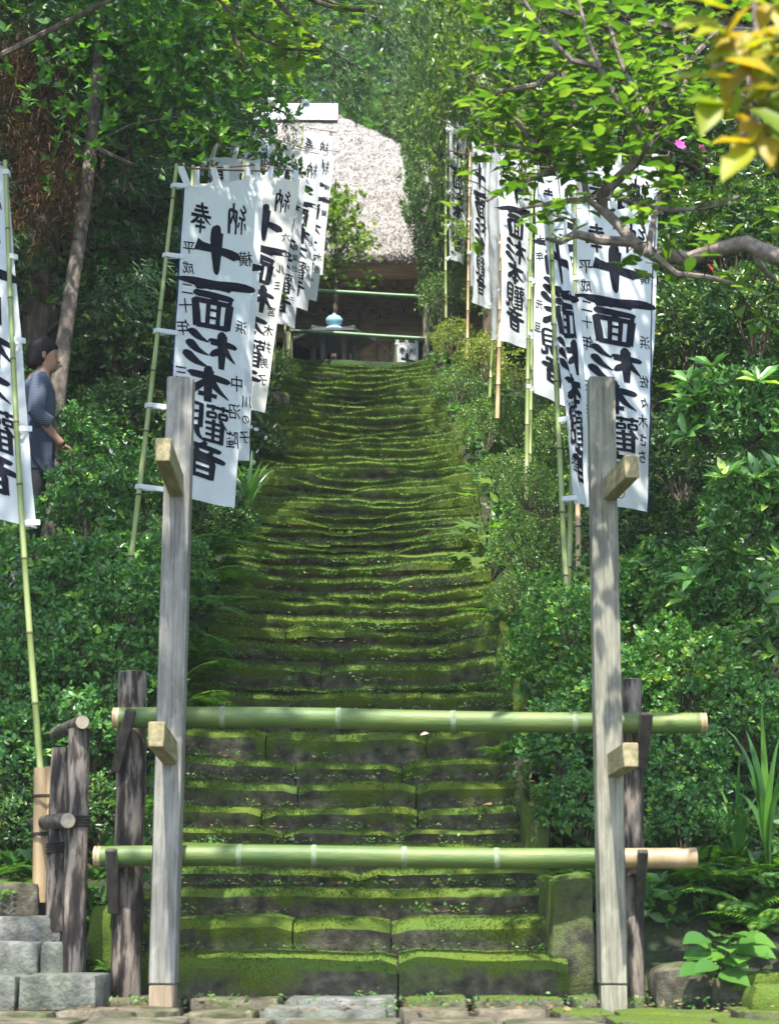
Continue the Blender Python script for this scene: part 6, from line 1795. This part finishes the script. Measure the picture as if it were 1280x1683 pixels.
# yellowing branch close to the lens at the upper right
def yellow_branch():
    Y = 3.5
    t = thing('yellowing_branch_tree', 'out of focus yellowing leaves on a thin stem in the top right corner', 'tree', (1.45, Y, ground(1.45, Y)))
    base = Vector((1.45, Y, ground(1.45, Y)))
    mb = MB()
    st = [base - Vector((0, 0, .2)), Vector((1.3, Y, .5)), at(1420, 500, Y), at(1330, 330, Y), at(1290, 200, Y), at(1250, 110, Y), at(1240, 20, Y), at(1230, -80, Y)]
    mb.tube(st, [.03, .028, .024, .02, .012, .009, .007, .004], 8)
    br = [[(1290, 200), (1240, 170), (1200, 150)], [(1290, 200), (1240, 215), (1215, 222)], [(1250, 110), (1210, 100), (1170, 110)], [(1250, 110), (1200, 60), (1190, 20)], [(1290, 120), (1300, 40), (1270, 10)], [(1310, 260), (1260, 225)]]
    mes = [leaf_single('leaf', .098, .054, 'yellow', k) for k in (.2, .45, .6, .8, 1.)]
    for i, w in enumerate(br):
        pts = [at(u, v, Y - .1 * j) for j, (u, v) in enumerate(w)]
        mb.tube(pts, [.006, .004, .003][:len(pts)], 6)
        for p, q in zip(pts[:-1], pts[1:]):
            for k in range(8):
                a = random.uniform(0, 6.28)
                c = p.lerp(q, random.random()) + Vector((random.gauss(0, .025), random.gauss(0, .03), random.gauss(0, .022)))
                o = link('leaf', random.choice(mes), t); place(o, c - base, Vector((math.cos(a), -.4, math.sin(a) * .7 - .2)), Vector((random.gauss(0, .4), -.6, .8)), random.uniform(.8, 1.2))
    mb.build('stem', M['bark_pale'], t)
yellow_branch()
# overhanging tree on the left: maple sprays in the upper middle, crown above the picture
def overhang():
    base = Vector((-3.1, 8.2, ground(-3.1, 8.2)))
    t = thing('overhanging_maple', 'tree on the left whose lobed bright leaves hang into the top middle of the picture', 'tree', base)
    trunk = [base - Vector((0, 0, .3)), base + Vector((.05, 0, 2)), base + Vector((.1, .1, 4)), base + Vector((.5, .5, 6)), base + Vector((.9, .9, 7.6))]
    mb = MB(); mb.tube(trunk, [.17, .15, .13, .10, .05], 12)
    mes = [leaf_single('leaf', .10, .105, 'bright', k, TM) for k in (.1, .3, .5, .75)]
    for i, w in enumerate([[(300, -60), (370, 10), (420, 60), (470, 80), (530, 85)], [(420, -40), (480, 30), (520, 70)], [(440, -30), (540, 10), (600, 18)], [(370, 10), (385, 60), (405, 112)], [(480, 30), (500, 60), (490, 100)]]):
        pts = [at(u, v, 9.6 + .1 * i) for u, v in w]
        mb.tube(([trunk[2]] if i == 0 else []) + pts, [.017 - .013 * j / (len(pts) + 1) for j in range(len(pts) + (1 if i == 0 else 0))], 6)
        for p, q in zip(pts[:-1], pts[1:]):
            for k in range(15):
                a = random.uniform(0, 6.28)
                c = p.lerp(q, random.random()) + Vector((random.gauss(0, .07), random.gauss(0, .1), random.gauss(0, .03)))
                o = link('leaf', random.choice(mes), t); place(o, c - base, Vector((math.cos(a), math.sin(a), -.2)), Vector((random.gauss(0, .2), random.gauss(-.15, .2), 1)), random.uniform(.7, 1.15))
    cl = crown_points(118, (-2.2, 8.2, 7.4), (3.2, 4.0, 1.5), 6.0, .1)
    cl = np.array([c for c in cl if c[2] > zat(-60, c[1]) + .7])
    limbs(mb, trunk[2:], cl, .12, 3)
    mb.build('trunk', M['bark'], t)
    o = link('crown', leaf_cloud(cl, 22, .45, .13, .08, 'wood_leaf'), t, -base); o['kind'] = 'stuff'
overhang()
def shade_canopy():  # tree out of view, added so that its crown shades the stairs
    base = Vector((-4.6, 12.5, ground(-4.6, 12.5)))
    t = thing('unseen_shade_tree', 'unseen tall tree added at the left, its high crown shading the stairs', 'tree', base)
    trunk = [base - Vector((0, 0, .4)), base + Vector((.1, .1, 3)), base + Vector((.5, .2, 6)), base + Vector((1.6, .5, 8.2)), base + Vector((3.4, .9, 9.4))]
    cl = crown_points(105, (-2.3, 13.3, 11.2), (2.7, 5.0, 1.3), 16.0, .1)
    cl = np.array([c for c in cl if c[2] > zat(-60, c[1]) + .7])
    mb = MB(); mb.tube(trunk, [.2, .18, .15, .11, .06], 12); limbs(mb, trunk[2:], cl, .14, 3); mb.build('trunk', M['bark'], t)
    o = link('crown', leaf_cloud(cl, 22, .5, .14, .08, 'wood_leaf'), t, -base); o['kind'] = 'stuff'
shade_canopy()
# ground cover on the banks and leaf litter under the trees
def cover():
    n = 60000
    X = rng.uniform(-9, 9, n); Y = 8.7 + 26 * rng.random(n) ** 1.2
    keep = []
    for i in range(n):
        v = v_of(min(max(Y[i], 8.25), TOP_Y))
        l, r = stair_l(v, min(Y[i], TOP_Y)), stair_r(v, min(Y[i], TOP_Y))
        keep.append(not (l - .02 < X[i] < r + .02) and not (Y[i] > TOP_Y and -6 < X[i] < 3 ))
    keep = np.array(keep)
    X, Y = X[keep], Y[keep]
    Z = np.array([ground(x, y) for x, y in zip(X, Y)])
    n = len(X)
    P = np.column_stack((X, Y, Z + rng.uniform(0, .14, n)))
    A = unit(rng.normal(size=(n, 3)) * .5 + np.array([0, -.4, .8])[None])
    p, D, N = rosettes(P, A, 3, (.6, 1.4))
    L = rng.uniform(.05, .12, len(p))
    me = mk_leaves('ground_cover', p, D, N, L, L * .5, T4, M['wood_leaf'], np.clip(rng.normal(.32, .2, len(p)), 0, 1))
    tag(link('ground_cover', me), 'low leafy ground cover on the wooded banks', kind='stuff')
cover()

# ------------------------------------------------------------------ the faint summer haze between the trees
def haze():
    m = bpy.data.materials.new('haze_air'); m.use_nodes = True
    N, L = m.node_tree.nodes, m.node_tree.links
    for n in list(N):
        if n.type == 'BSDF_PRINCIPLED': N.remove(n)
    v = N.new('ShaderNodeVolumePrincipled')
    v.inputs['Color'].default_value = (0.88, 0.92, 0.95, 1)
    v.inputs['Density'].default_value = 0.0009
    L.new(v.outputs[0], N['Material Output'].inputs['Volume'])
    top = max(ground(0, 110), 40) + 16
    b = MB(); b.box((0, 40, (top - 4) / 2), (160, 156, top + 4))
    o = b.build('haze', m, smooth=False)
    tag(o, 'faint summer haze in the air under the trees', kind='stuff')
haze()
